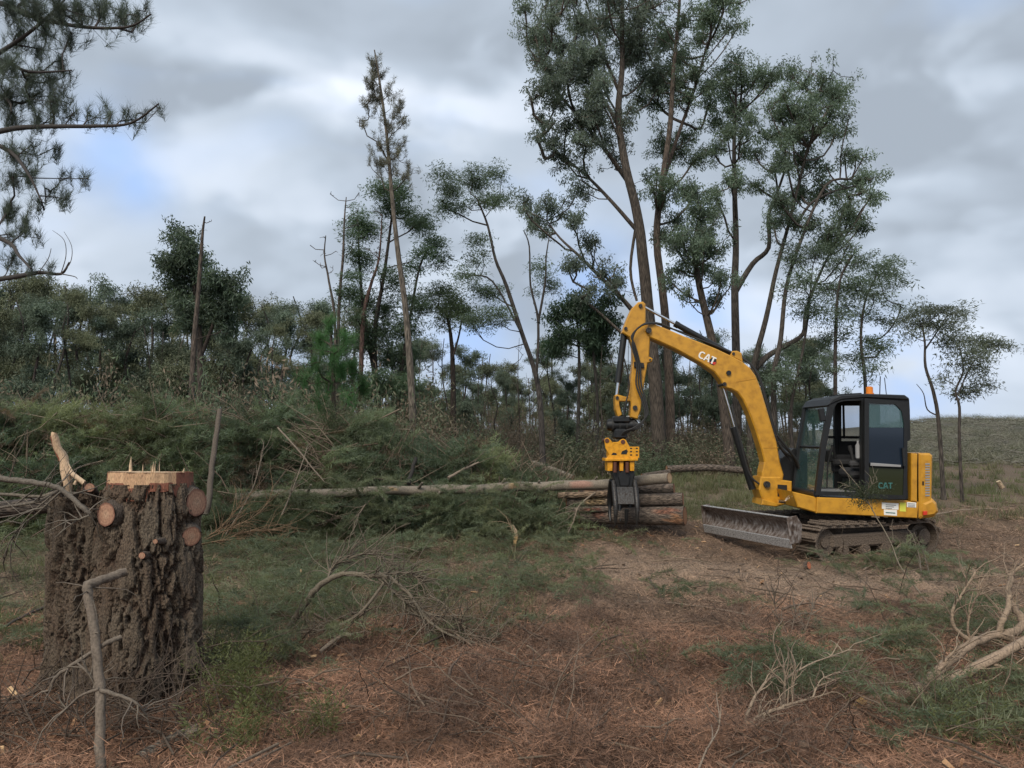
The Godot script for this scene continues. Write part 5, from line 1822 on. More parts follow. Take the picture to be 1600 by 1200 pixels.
# ---------------------------------------------------------------- trees that the photograph shows one by one
func gums() -> void:
	var D := 24.0
	var gum := lin(0.155, 0.198, 0.165)
	var g := "big gum trees behind the excavator"
	big_tree("gum_tree", "tallest gum, thick brown trunk behind the excavator's arm", [
		px_trunk([[1032, 722], [1024, 600], [1014, 500], [1004, 400], [996, 336], [978, 262], [966, 180], [972, 110], [972, 30], [975, -70]], D, 0.225, 0.045, 0.25),
		px_trunk([[1004, 505], [975, 470], [945, 440], [905, 400], [875, 372], [855, 345]], D, 0.085, 0.02, 0.2, false),
		px_trunk([[996, 340], [985, 420], [995, 470]], D, 0.05, 0.04, 0.1, false),
		px_trunk([[1000, 366], [962, 322], [922, 280], [880, 245], [845, 218]], D, 0.07, 0.02, 0.25, false),
		px_trunk([[984, 288], [950, 240], [910, 190], [868, 140], [845, 100]], D, 0.08, 0.02, 0.3, false),
		px_trunk([[968, 200], [940, 150], [905, 100], [865, 50], [850, 10]], D, 0.07, 0.02, 0.3, false),
		px_trunk([[970, 150], [945, 90], [925, 30], [905, -30]], D, 0.06, 0.02, 0.3, false),
		px_trunk([[972, 110], [998, 50], [1020, -20]], D, 0.05, 0.02, 0.3, false)],
		px_blobs([[835, 45, 30], [865, 25, 32], [850, 65, 28], [880, 70, 30], [905, 40, 30], [860, 105, 28], [885, 110, 30], [850, 140, 22], [870, 160, 22], [915, 115, 28], [930, 85, 28], [945, 40, 30], [960, 0, 35], [1000, 20, 35], [1000, 60, 28], [990, 90, 24], [925, 150, 26], [945, 130, 24], [840, 215, 20], [868, 240, 22], [885, 255, 18], [905, 190, 26], [930, 185, 24], [915, 225, 20], [945, 215, 18], [962, 245, 18], [885, 200, 20], [920, -25, 40], [865, -25, 35], [1030, -25, 40], [905, 290, 14], [975, 190, 18], [1010, 120, 22], [820, 310, 14], [832, 345, 18], [860, 320, 15], [880, 335, 16], [850, 365, 14], [895, 352, 12], [915, 375, 12], [900, 408, 18], [940, 425, 22], [965, 440, 18], [925, 450, 18], [850, 190, 12]], D, 1.3),
		{"green": gum, "fill": 1.0, "spread": 1.25, "lift": 0.7, "own": 1.4, "twigs": 20, "leaves": 2.7, "unit": 0.6, "twig": lin(0.20, 0.165, 0.135), "bark": lin(0.115, 0.09, 0.072), "barks": [lin(0.125, 0.10, 0.082), lin(0.15, 0.125, 0.105)], "bark_mat": "bark", "sides": 18, "tip": 0.011, "leaf_size": 0.82, "group": g})
	big_tree("gum_tree", "pale reddish gum stem just right of the tallest trunk", [
		px_trunk([[1048, 720], [1046, 600], [1038, 480], [1026, 373], [1034, 290], [1047, 196], [1052, 110], [1060, 30], [1065, -60]], D + 0.9, 0.16, 0.035, 0.2),
		px_trunk([[1034, 290], [1060, 210], [1085, 140], [1105, 70], [1130, 5]], D + 0.9, 0.07, 0.02, 0.2, false)],
		px_blobs([[1040, 60, 30], [1070, 30, 28], [1060, 90, 22], [1095, 60, 22], [1110, 20, 26], [1130, 0, 22], [1142, 42, 11], [1030, 130, 28], [1060, 130, 28], [1025, 160, 26], [1075, 150, 26], [1090, 110, 22], [1110, 130, 24], [1040, 230, 20], [1070, 215, 22], [1085, 250, 20], [1050, 285, 22], [1020, 295, 15], [1075, 300, 20], [1060, 340, 22], [1035, 372, 16], [1010, 280, 14]], D + 0.9, 1.2),
		{"green": gum * Color(0.95, 1.02, 0.9), "fill": 1.0, "spread": 1.25, "lift": 0.7, "own": 1.4, "twigs": 20, "leaves": 2.7, "unit": 0.6, "twig": lin(0.20, 0.165, 0.135), "bark": lin(0.15, 0.115, 0.09), "sides": 14, "tip": 0.011, "leaf_size": 0.82, "group": g})
	big_tree("gum_tree", "straight dark trunked gum rising behind the elbow of the boom", [
		px_trunk([[1152, 724], [1151, 600], [1148, 450], [1150, 380], [1148, 300], [1147, 215], [1150, 150]], D + 1.5, 0.16, 0.04, 0.15),
		px_trunk([[1149, 456], [1176, 412], [1201, 387], [1201, 336], [1215, 300], [1235, 240]], D + 1.5, 0.10, 0.03, 0.2, false)],
		px_blobs([[1130, 110, 26], [1160, 122, 24], [1190, 117, 22], [1205, 115, 16], [1145, 170, 26], [1120, 190, 24], [1160, 200, 22], [1175, 185, 16], [1115, 240, 16], [1180, 240, 18], [1200, 210, 22], [1140, 280, 16], [1180, 290, 20], [1210, 265, 22], [1118, 300, 16]], D + 1.5, 1.2),
		{"green": gum * Color(0.95, 1.02, 0.9), "fill": 1.0, "spread": 1.25, "lift": 0.7, "own": 1.4, "twigs": 20, "leaves": 2.7, "unit": 0.6, "twig": lin(0.16, 0.135, 0.115), "bark": lin(0.095, 0.082, 0.072), "sides": 14, "tip": 0.011, "leaf_size": 0.82, "group": g})
	big_tree("gum_tree", "leaning brown gum trunk seen through the crook of the boom", [
		px_trunk([[1143, 728], [1128, 610], [1109, 517], [1090, 433], [1086, 380], [1095, 330]], D - 1.2, 0.17, 0.04, 0.15)],
		px_blobs([[1085, 330, 22], [1100, 365, 22], [1080, 390, 22], [1110, 335, 18], [1120, 390, 18], [1060, 420, 18], [1095, 420, 20], [1130, 430, 16], [1075, 458, 14], [1055, 385, 16], [1040, 430, 14], [1115, 470, 12]], D - 1.2, 1.0),
		{"green": gum * Color(0.95, 1.02, 0.9), "fill": 1.0, "spread": 1.25, "lift": 0.7, "own": 1.4, "twigs": 20, "leaves": 2.7, "unit": 0.6, "twig": lin(0.20, 0.165, 0.135), "bark": lin(0.12, 0.095, 0.075), "sides": 14, "tip": 0.011, "leaf_size": 0.82, "group": g})
	big_tree("gum_tree", "spreading gum with several crooked stems and a low limb above the cab", [
		px_trunk([[1172, 730], [1174, 640], [1178, 571], [1197, 498], [1213, 422], [1235, 340], [1262, 230]], D - 0.6, 0.12, 0.035, 0.2),
		px_trunk([[1176, 580], [1200, 556], [1228, 540], [1255, 521], [1259, 487], [1280, 430], [1310, 370]], D - 0.6, 0.10, 0.03, 0.2, false),
		px_trunk([[1206, 730], [1209, 663], [1209, 586], [1220, 529], [1228, 452], [1250, 380], [1290, 290], [1330, 280]], D - 1.1, 0.10, 0.03, 0.2),
		px_trunk([[1240, 360], [1265, 320], [1300, 300], [1340, 290]], D - 0.6, 0.05, 0.02, 0.2, false)],
		px_blobs([[1225, 150, 22], [1255, 130, 24], [1285, 125, 24], [1305, 138, 18], [1240, 175, 24], [1270, 170, 24], [1300, 175, 20], [1240, 210, 22], [1275, 205, 24], [1305, 207, 15], [1250, 245, 24], [1220, 312, 24], [1250, 300, 24], [1285, 298, 22], [1320, 242, 13], [1336, 245, 10], [1320, 295, 24], [1345, 280, 18], [1360, 308, 16], [1330, 330, 20], [1345, 355, 16], [1210, 350, 18], [1240, 345, 18], [1270, 350, 20], [1300, 370, 20], [1325, 385, 16], [1290, 262, 14], [1222, 250, 16]], D - 0.6, 1.2),
		{"green": gum * Color(0.95, 1.02, 0.9), "fill": 1.0, "spread": 1.25, "lift": 0.7, "own": 1.4, "twigs": 20, "leaves": 2.7, "unit": 0.6, "twig": lin(0.16, 0.135, 0.115), "bark": lin(0.115, 0.096, 0.082), "sides": 12, "tip": 0.011, "leaf_size": 0.82, "group": g})
	big_tree("gum_tree", "light feathery tree over the cab roof, right of the big gums", [
		px_trunk([[1305, 730], [1305, 613], [1306, 510], [1312, 440], [1330, 400]], D - 2.0, 0.07, 0.02, 0.2),
		px_trunk([[1355, 730], [1352, 600], [1345, 530], [1352, 470], [1370, 430]], D - 1.6, 0.06, 0.02, 0.2),
		px_trunk([[1240, 730], [1236, 640], [1250, 570], [1262, 500], [1268, 430]], D - 1.8, 0.06, 0.02, 0.2)],
		px_blobs([[1240, 400, 20], [1275, 400, 22], [1305, 410, 20], [1340, 410, 22], [1370, 425, 20], [1393, 430, 14], [1260, 440, 20], [1295, 450, 22], [1330, 450, 22], [1365, 460, 20], [1388, 468, 15], [1270, 490, 20], [1310, 490, 20], [1345, 490, 20], [1375, 500, 16], [1230, 450, 14], [1320, 525, 18], [1355, 530, 18], [1285, 530, 18], [1380, 545, 14], [1335, 560, 16], [1240, 560, 17], [1270, 570, 17], [1225, 590, 12], [1300, 580, 12], [1362, 580, 10]], D - 1.8, 1.0),
		{"green": lin(0.126, 0.173, 0.126), "leaf": "wattle", "fill": 0.6, "twigs": 15, "leaves": 2.4, "unit": 0.55, "bark": lin(0.07, 0.058, 0.05), "flat": 0.55, "leaf_size": 1.15, "group": g})

func middle_trees() -> void:
	var D := 20.0
	big_tree("wattle_tree", "slender umbrella crowned tree leaning left, in the gap left of the excavator", [
		px_trunk([[849, 722], [846, 660], [838, 590], [815, 519], [791, 446], [774, 405], [762, 352], [745, 310]], D, 0.085, 0.02, 0.15),
		px_trunk([[838, 590], [841, 503], [829, 446], [827, 385], [818, 360]], D, 0.04, 0.012, 0.15, false),
		px_trunk([[841, 503], [852, 440], [853, 405], [858, 370]], D, 0.035, 0.012, 0.1, false),
		px_trunk([[812, 515], [770, 440], [735, 430], [715, 425]], D, 0.03, 0.012, 0.1, false)],
		px_blobs([[705, 295, 24], [740, 285, 26], [725, 320, 20], [765, 310, 20], [780, 312, 10], [770, 268, 11], [700, 325, 12], [745, 378, 14], [755, 397, 13], [738, 405, 10], [730, 432, 11], [757, 452, 18], [772, 462, 12], [745, 500, 14], [765, 502, 14], [780, 492, 12], [740, 515, 10], [850, 432, 12], [862, 452, 12], [835, 458, 8], [693, 275, 12]], D, 0.8),
		{"green": lin(0.120, 0.169, 0.115), "leaf": "wattle", "fill": 0.6, "twigs": 15, "leaves": 2.2, "unit": 0.42, "flat": 0.6, "leaf_size": 0.85, "spread": 1.15, "bark": lin(0.075, 0.065, 0.058), "sides": 12, "tip": 0.005})
	big_tree("dense_tree", "dark dense round crowned tree left of the excavator's stick", [
		px_trunk([[902, 724], [904, 650], [905, 560], [902, 500]], D + 4.0, 0.075, 0.03, 0.15), px_trunk([[930, 724], [934, 640], [928, 560], [925, 500]], D + 4.0, 0.06, 0.03, 0.15)],
		px_blobs([[870, 492, 20], [900, 482, 24], [925, 492, 22], [880, 525, 22], [915, 525, 22], [940, 515, 20], [865, 545, 14], [935, 542, 16], [955, 500, 12], [950, 470, 14]], D + 4.0, 0.9),
		{"green": lin(0.076, 0.127, 0.080), "twigs": 24, "leaves": 4, "unit": 0.45, "bark": lin(0.07, 0.06, 0.05)})
	big_tree("wattle_tree", "small dark stemmed tree with a layered top, right of the thin conifer", [
		px_trunk([[707, 722], [708, 640], [707, 560], [703, 515], [697, 490]], D + 1.5, 0.10, 0.03, 0.15), px_trunk([[707, 560], [718, 520], [722, 490]], D + 1.5, 0.035, 0.015, 0.1, false)],
		px_blobs([[685, 457, 16], [705, 475, 18], [680, 480, 14], [720, 487, 14], [695, 502, 12], [706, 452, 9], [730, 500, 9]], D + 1.5, 0.6),
		{"green": lin(0.109, 0.155, 0.090), "leaf": "wattle", "twigs": 17, "leaves": 3, "unit": 0.4, "flat": 0.6, "bark": lin(0.06, 0.045, 0.038)})
	big_tree("wattle_tree", "many stemmed leafy tree around the foot of the tall thin conifer", [
		px_trunk([[600, 712], [588, 600], [585, 520], [600, 430], [612, 340]], D + 1.0, 0.10, 0.03, 0.2),
		px_trunk([[612, 712], [625, 600], [640, 500], [655, 420], [668, 390]], D + 1.2, 0.06, 0.02, 0.2),
		px_trunk([[588, 600], [570, 500], [562, 420], [560, 360]], D + 1.0, 0.06, 0.02, 0.2, false)],
		px_blobs([[600, 297, 22], [625, 302, 22], [610, 330, 20], [640, 332, 16], [655, 347, 13], [560, 347, 20], [577, 362, 18], [550, 367, 13], [645, 352, 18], [662, 347, 12], [560, 400, 18], [575, 412, 16], [555, 432, 15], [545, 460, 16], [570, 470, 20], [600, 422, 16], [620, 440, 16], [600, 482, 22], [640, 470, 16], [660, 397, 19], [680, 387, 15], [650, 420, 13], [690, 407, 10], [560, 500, 22], [590, 520, 24], [620, 520, 22], [640, 512, 16], [570, 540, 24], [610, 560, 24], [640, 550, 20], [590, 590, 24], [660, 480, 14], [625, 600, 22], [570, 620, 20]], D + 1.0, 0.9),
		{"green": lin(0.095, 0.146, 0.090), "leaf": "wattle", "twigs": 17, "leaves": 3, "unit": 0.42, "flat": 0.65, "bark": lin(0.065, 0.052, 0.045)})
	# tall thin conifer
	var line := [[650, 735], [645, 660], [640, 560], [632, 470], [620, 380], [612, 300], [603, 200], [592, 120], [585, 78]]
	var tr := px_trunk(line, D - 1.5, 0.105, 0.014, 0.03)
	var bl := []
	for k in 84:
		var f := rng.randf()
		var py := lerpf(92.0, 285.0, pow(f, 0.9))
		var cx := lerpf(586.0, 611.0, (py - 80.0) / 210.0)
		var wd := lerpf(6.0, 33.0, sqrt(clampf((py - 85.0) / 110.0, 0, 1)))
		var side := rng.randf_range(-1.0, 1.0)
		bl.append([cx + side * wd, py - absf(side) * 6.0, rng.randf_range(6.0, 10.0)])
	bl.append([563, 190, 7]); bl.append([569, 198, 6])
	var o := {"green": lin(0.169, 0.169, 0.135), "leaf": "cone", "twigs": 3, "leaves": 1.0, "unit": 0.12, "flat": 1.2, "bark": lin(0.20, 0.17, 0.135), "lift": 0.9, "tip": 0.004, "leaf_size": 0.7, "twig": lin(0.13, 0.105, 0.085)}
	big_tree("thin_conifer", "tall thin pale trunked conifer with a sparse brownish spire, highest tree left of centre", [tr], px_blobs(bl, D - 1.5, 0.25), o)
	# bare snags
	for e in [
		[[[527, 600], [529, 500], [536, 400], [538, 345], [541, 308]], 0.055, "bare grey snag with a forked tip, left of the leafy stems"],
		[[[526, 620], [524, 520], [514, 440], [507, 400], [509, 368]], 0.045, "thin bent bare snag, outermost on the left of the two grey snags"],
		[[[562, 620], [566, 520], [578, 450], [592, 405], [597, 335]], 0.075, "reddish dead trunk with broken side spikes in front of the leafy stems"]]:
		var tk := px_trunk(e[0], D + 0.2, e[1], 0.012, 0.1)
		var sn := []
		for k in 7:
			var q: Vector3 = tk[0][2].lerp(tk[0][4], rng.randf())
			sn.append([q + rdir() * Vector3(0.5, 0.2, 0.3) + Vector3(0, 0.35, 0), 0.12])
		big_tree("dead_tree", e[2], [tk], sn, {"leaves": 0, "twigs": 2, "unit": 0.1, "bark": lin(0.15, 0.12, 0.10) if e[1] < 0.07 else lin(0.13, 0.075, 0.06), "tip": 0.006})
	# bare spar and its neighbour on the left
	var sp := px_trunk([[296, 690], [302, 560], [308, 480], [314, 400], [317, 360], [320, 338]], D, 0.085, 0.02, 0.1)
	big_tree("dead_tree", "tall bare broken spar with peeling bark, standing over the left tree line", [sp], [[pt(328, 345, D), 0.1], [pt(316, 378, D), 0.1], [pt(328, 560, D), 0.2], [pt(285, 590, D), 0.2], [pt(340, 520, D), 0.2]], {"leaves": 0, "twigs": 2, "unit": 0.12, "bark": lin(0.17, 0.13, 0.105), "tip": 0.007, "sides": 12})
	big_tree("gum_tree", "leafy gum close behind the bare spar, highest crown of the left tree line", [px_trunk([[312, 690], [313, 560], [305, 460], [295, 395]], D + 2.0, 0.12, 0.03, 0.2), px_trunk([[313, 560], [335, 500], [350, 445]], D + 2.0, 0.06, 0.02, 0.2, false)],
		px_blobs([[280, 367, 14], [290, 387, 18], [270, 412, 16], [300, 412, 18], [275, 442, 20], [330, 432, 18], [352, 442, 18], [312, 452, 20], [365, 462, 16], [285, 472, 22], [340, 477, 22], [260, 412, 9], [300, 500, 24], [355, 500, 20]], D + 2.0, 0.8),
		{"green": lin(0.100, 0.140, 0.100), "twigs": 20, "leaves": 4, "unit": 0.42, "bark": lin(0.09, 0.07, 0.058)})
	# young pine
	big_tree("young_pine", "young bright green pine standing in the undergrowth left of centre", [px_trunk([[523, 700], [521, 600], [518, 540], [516, 492]], 15.6, 0.06, 0.012, 0.05)],
		px_blobs([[517, 505, 13], [500, 530, 17], [540, 528, 17], [520, 552, 18], [492, 568, 17], [550, 572, 18], [515, 598, 20], [474, 590, 12], [543, 618, 18], [500, 625, 18], [565, 600, 12], [530, 575, 16]], 15.6, 0.5),
		{"green": lin(0.076, 0.170, 0.065), "leaf": "tuft", "twigs": 14, "leaves": 2, "unit": 0.2, "leaf_size": 1.5, "aim": true, "bark": lin(0.12, 0.09, 0.07), "lift": 0.5})
	# the two slim trees on the right
	var RD := 18.5
	big_tree("slim_tree", "slim forked tree with a flat open crown, nearest the rear of the excavator", [px_trunk([[1474, 767], [1467, 664], [1458, 611], [1446, 573], [1445, 534], [1440, 505]], RD, 0.055, 0.016, 0.08), px_trunk([[1446, 545], [1462, 522], [1475, 500], [1488, 488]], RD, 0.022, 0.01, 0.05, false), px_trunk([[1467, 650], [1449, 640], [1443, 615], [1432, 600]], RD, 0.02, 0.006, 0.05, false)],
		px_blobs([[1425, 492, 13], [1450, 484, 15], [1470, 487, 13], [1495, 487, 11], [1500, 500, 9], [1420, 520, 9], [1440, 507, 13], [1465, 511, 12], [1480, 526, 10], [1411, 502, 7]], RD, 0.5),
		{"green": lin(0.138, 0.164, 0.130), "leaf": "wattle", "twigs": 13, "leaves": 2, "unit": 0.28, "flat": 0.5, "bark": lin(0.105, 0.088, 0.075), "tip": 0.005})
	big_tree("slim_tree", "outermost slim tree at the right, its crown spreading to the right edge", [px_trunk([[1502, 748], [1499, 690], [1499, 636], [1493, 611], [1505, 580], [1500, 545]], RD - 0.3, 0.042, 0.014, 0.08), px_trunk([[1497, 618], [1510, 585], [1525, 560], [1545, 542]], RD - 0.3, 0.02, 0.008, 0.05, false)],
		px_blobs([[1480, 537, 10], [1500, 532, 12], [1525, 532, 13], [1545, 537, 11], [1560, 540, 8], [1515, 550, 13], [1535, 560, 11], [1500, 566, 10], [1525, 576, 9], [1476, 591, 8], [1505, 612, 8], [1520, 611, 8], [1535, 600, 6]], RD - 0.3, 0.5),
		{"green": lin(0.138, 0.164, 0.130), "leaf": "wattle", "twigs": 13, "leaves": 2, "unit": 0.28, "flat": 0.5, "bark": lin(0.105, 0.088, 0.075), "tip": 0.005})

func near_pine() -> void:
	var D := 7.0
	var base := pt(-330, 900, D + 0.4)
	base.y = gh(base.x, base.z) - 0.1
	var p := [base]
	for e in [[-300, 500], [-280, 200], [-265, -100], [-250, -400]]:
		p.append(pt(e[0], e[1], D + 0.4))
	var t := []
	t.append([p, 0.2, 0.08])
	for l in [
		[[-280, 470], [-140, 450], [0, 436], [60, 426], [95, 428], [108, 410]],
		[[-275, 190], [-120, 190], [0, 228], [40, 265], [65, 315]],
		[[-275, 300], [-130, 240], [0, 205], [60, 198], [150, 197], [205, 192], [248, 162]],
		[[-270, 200], [-120, 150], [0, 82], [65, 35], [110, -10]],
		[[-260, -60], [-120, -20], [0, 5], [60, 28], [130, 42], [200, 42], [236, 22]],
		[[-270, 60], [-120, 80], [0, 95], [45, 112], [112, 110]],
		[[-275, 330], [-140, 330], [0, 372], [30, 400], [48, 420]],
		[[-270, 100], [-130, 120], [0, 150], [18, 175]]]:
		var q := []
		var w := 0.0
		for k in l.size():
			if k > 0:
				w += rng.randf_range(-0.12, 0.12)
			q.append(pt(l[k][0], l[k][1], D + 0.4 - 0.15 * k + w))
		t.append([q, 0.036, 0.006])
	var bl := [[20, 12, 24], [55, 12, 24], [90, 14, 24], [125, 14, 24], [160, 16, 22], [190, 22, 18], [215, 27, 14], [230, 12, 9], [70, 42, 20], [110, 58, 16], [30, 58, 20], [60, 78, 16], [95, 98, 12], [15, 98, 18], [45, 122, 18], [80, 122, 14], [110, 118, 8], [15, 148, 20], [50, 152, 20], [85, 158, 20], [115, 175, 14], [100, 138, 9], [140, 180, 12], [163, 165, 9], [172, 184, 10], [200, 180, 10], [225, 176, 8], [245, 165, 6], [20, 183, 16], [60, 188, 14], [20, 238, 16], [50, 228, 12], [85, 234, 9], [20, 278, 14], [50, 270, 14], [75, 298, 12], [105, 275, 9], [135, 276, 9], [100, 308, 9], [62, 318, 9], [15, 328, 14], [40, 348, 12], [10, 368, 12], [60, 368, 6], [20, 403, 10], [50, 414, 7], [80, 417, 6]]
	var blobs := px_blobs(bl, D, 0.35)
	for k in 40:      # the rest of the crown, outside the frame
		blobs.append([pt(rng.randf_range(-700, -30), rng.randf_range(-500, 420), D + rng.randf_range(-0.8, 1.2)), rng.randf_range(0.1, 0.2)])
	var o := thing("pine_tree", "near pine reaching into the upper left corner with drooping needle tufts", "tree", base)
	grow_tree(o, t, blobs, {"green": lin(0.101, 0.130, 0.111), "leaf": "tuft", "spread": 1.5, "twigs": 15, "leaves": 1.5, "unit": 0.12, "aim": true, "flat": 0.9, "bark": lin(0.06, 0.052, 0.05), "tip": 0.0025, "lift": 0.2, "leaf_size": 0.78, "bark_mat": "stick"})
	# bare curling twig ends
	var mb := MB.new()
	for e in [[[95, 428], [110, 410], [112, 385], [100, 362]], [[95, 428], [103, 400], [100, 375], [82, 360]], [[60, 426], [75, 405], [80, 388]], [[95, 428], [116, 432], [121, 436]]]:
		mb.col = lin(0.12, 0.10, 0.09)
		var q := []
		for z in e:
			q.append(pt(z[0], z[1], 6.6) - base)
		mb.tube(smooth(q, 5), taper(16, 0.005, 0.0015), 4)
	put("bare_twig_ends", mb.mesh(), M.stick, o)

func tree_belts() -> void:
	var models := []
	for k in 6:
		models.append(kind_tree(k))
	var list := []
	var crest := [[-200, 415], [0, 412], [60, 414], [110, 424], [160, 434], [200, 444], [260, 450], [330, 458], [400, 452], [430, 462], [470, 452], [520, 462], [600, 500]]
	for k in 48:
		var px := -170.0 + k * 15.4 + rng.randf_range(-8, 8)
		var ty := 480.0
		for j in crest.size() - 1:
			if px >= crest[j][0] and px <= crest[j + 1][0]:
				ty = lerpf(crest[j][1], crest[j + 1][1], (px - crest[j][0]) / (crest[j + 1][0] - crest[j][0]))
		var back := k % 3
		list.append([px, [27.0, 33.0, 39.0][back] + rng.randf_range(-2, 2), ty + [34.0, 8.0, 2.0][back] + rng.randf_range(-8, 30), [0, 1, 4, 0, 2, 1, 3][(k * 5 + back) % 7]])
	belt(models, list, "belt_tree", "in the left tree line", "trees of the left tree line")
	list = []
	for k in 104:
		var px := 600.0 + k * 6.6 + rng.randf_range(-10, 10)
		var near := k % 3 == 0
		list.append([px, rng.randf_range(25.0, 31.0) if near else rng.randf_range(32.0, 56.0), rng.randf_range(500, 590) if near else rng.randf_range(520, 625), [5, 2, 4, 5, 0, 4, 1, 3, 1, 2, 5, 0][(k * 7) % 12], 0.85 if near else 1.1])
	list.append([940.0, 22.0, 520.0, 5, 0.7])
	belt(models, list, "far_tree", "in the far thin wood", "trees of the far thin wood")
	for m in models:
		remove_child(m)
		m.free()

# ---------------------------------------------------------------- timber and loose branches
func timber() -> void:
	var dark := lin(0.20, 0.155, 0.122)
	var grey := lin(0.27, 0.23, 0.18)
	var wood := lin(0.58, 0.40, 0.24)
	var orange := lin(0.45, 0.23, 0.12)
	var d := 12.75
	log_piece("long smooth grey trunk lying along the heap onto the log stack", at_depth([[370, 777, 13.1], [425, 772, 13.05], [480, 771, 13.0], [540, 770, 12.95], [600, 766, 12.9], [650, 766.5, 12.85], [700, 764, 12.8], [745, 765, 12.8], [800, 760, 12.75], [840, 761, 12.75], [880, 758.5, 12.75], [945, 757, 12.7], [1000, 751, 12.5], [1046, 747, 12.2]]), 0.07, 0.085, grey, wood, [[0.80, 0.02, 1.3, 0.9, lin(0.42, 0.25, 0.19)], [0.62, 0.012, 1.4, 0.7, lin(0.5, 0.35, 0.2)], [0.33, 0.01, 1.2, 0.5, lin(0.5, 0.35, 0.2)]], "", true, "stick")
	var lt: Node3D = get_child(get_child_count() - 1)
	for e in [[480, 771, 6, -14], [560, 770, -5, -12], [652, 766, 8, -12], [690, 764, -6, 10], [780, 762, 9, -14], [838, 761, 5, -10], [925, 757, 8, -12], [592, 768, 10, 14]]:
		var a := pt(e[0], e[1], 12.85)
		var kb := MB.new()
		kb.col = lin(0.24, 0.2, 0.155)
		kb.tube([a - lt.position, pt(e[0] + e[2] * 0.6, e[1] + e[3] * 0.6, 12.72) - lt.position, pt(e[0] + e[2], e[1] + e[3], 12.66) - lt.position], [0.035, 0.02, 0.016], 7, false, true)
		put("knot_stub", kb.mesh(), M.stick, lt)
	log_piece("thinner grey trunk just behind the left end of the long trunk", at_depth([[372, 764, 13.9], [420, 763, 13.9], [470, 764, 13.9]]), 0.06, 0.05, grey * 0.9, wood, [])
	var st := "logs gripped in the stack under the grapple"
	log_piece("rough barked log under the top one, in the back row of the stack", at_depth([[905, 772, d + 0.25], [960, 768, d + 0.25], [1053, 764, d - 0.1]]), 0.085, 0.09, dark, orange, [[0.62, 0.06, 2.1, 0.6, orange], [0.2, 0.1, 1.2, 0.7, lin(0.5, 0.3, 0.18)]], st)
	log_piece("middle front log of the stack with a pale barked off scar left of the grapple", at_depth([[885, 783, d - 0.05], [960, 782, d - 0.05], [1067, 780, d - 0.4]]), 0.09, 0.105, dark * 1.05, orange, [[0.32, 0.095, 1.3, 1.1, lin(0.64, 0.46, 0.26)]], st)
	log_piece("thickest bottom log of the stack with torn orange bark at its right end", at_depth([[905, 806, d - 0.1], [960, 806, d - 0.1], [1070, 806, d - 0.55]]), 0.12, 0.15, dark, orange, [[0.94, 0.07, 1.9, 0.5, orange * 1.2], [0.86, 0.11, 0.9, 0.4, lin(0.30, 0.14, 0.09)], [0.3, 0.1, 1.2, 0.5, lin(0.26, 0.13, 0.09)]], st)
	log_piece("thin peeled log lying on the stack, left of the grapple", at_depth([[872, 774, d - 0.15], [915, 773, d - 0.15], [958, 771, d - 0.1]]), 0.05, 0.055, lin(0.34, 0.24, 0.16), wood, [], st)
	log_piece("thin dark log low at the left end of the stack", at_depth([[884, 797, d - 0.2], [925, 796, d - 0.2], [960, 795, d - 0.15]]), 0.05, 0.05, dark * 1.1, wood, [[0.5, 0.2, 1.4, 0.5, lin(0.3, 0.13, 0.09)]], st)
	log_piece("bottom log hidden at the back of the stack", at_depth([[900, 796, d + 0.25], [1060, 792, d + 0.25]]), 0.11, 0.11, dark * 0.9, orange, [], st)
	log_piece("short dark log lying behind the stack, right of the grapple", at_depth([[1003, 744, 14.6], [1046, 738, 14.7]]), 0.05, 0.06, dark, orange, [])
	log_piece("long low log on the grass behind the stack, towards the boom cylinder", at_depth([[1042, 733, 16.2], [1110, 731, 16.3], [1172, 736, 16.4]]), 0.075, 0.07, dark * 1.1, orange, [])
	log_piece("weathered pole on the grass left of the grapple, sloping down to the right", at_depth([[832, 723, 15.5], [862, 733, 15.3], [895, 746, 15.0]]), 0.05, 0.05, grey, wood, [])
	log_piece("bark covered log at the left edge, its right end against the stump", at_depth([[-120, 806, 5.6], [-20, 797, 5.5], [60, 790, 5.42], [110, 786, 5.4]]), 0.05, 0.06, lin(0.12, 0.095, 0.075), wood, [])
	log_piece("half buried grey log at the bottom left in front of the stump", [gp(215, 1199, 0.02), gp(262, 1172, 0.03), gp(312, 1150, 0.01)], 0.045, 0.038, grey, wood, [])
	log_piece("small orange faced offcut on the track in front of the excavator", [gp(1258, 890, 0.05), gp(1264, 892, 0.05)], 0.05, 0.05, dark, lin(0.6, 0.2, 0.1), [])
	log_piece("pale chopped end standing in the clearing at the far right", at_depth([[1566, 762, 17.0], [1560, 752, 17.0]]), 0.06, 0.05, lin(0.6, 0.45, 0.3), lin(0.75, 0.6, 0.4), [])
	# leaning small trunk behind the stump
	branch("leaning_pole", "thin bare trunk leaning in front of the heap, just right of the stump", "trunk", [[at_depth([[321, 805, 12.25], [327, 778, 12.3], [331, 730, 12.5], [338, 680, 12.7], [343, 640, 12.9]]), 0.055, 0.04]], lin(0.17, 0.135, 0.105), "", 0)

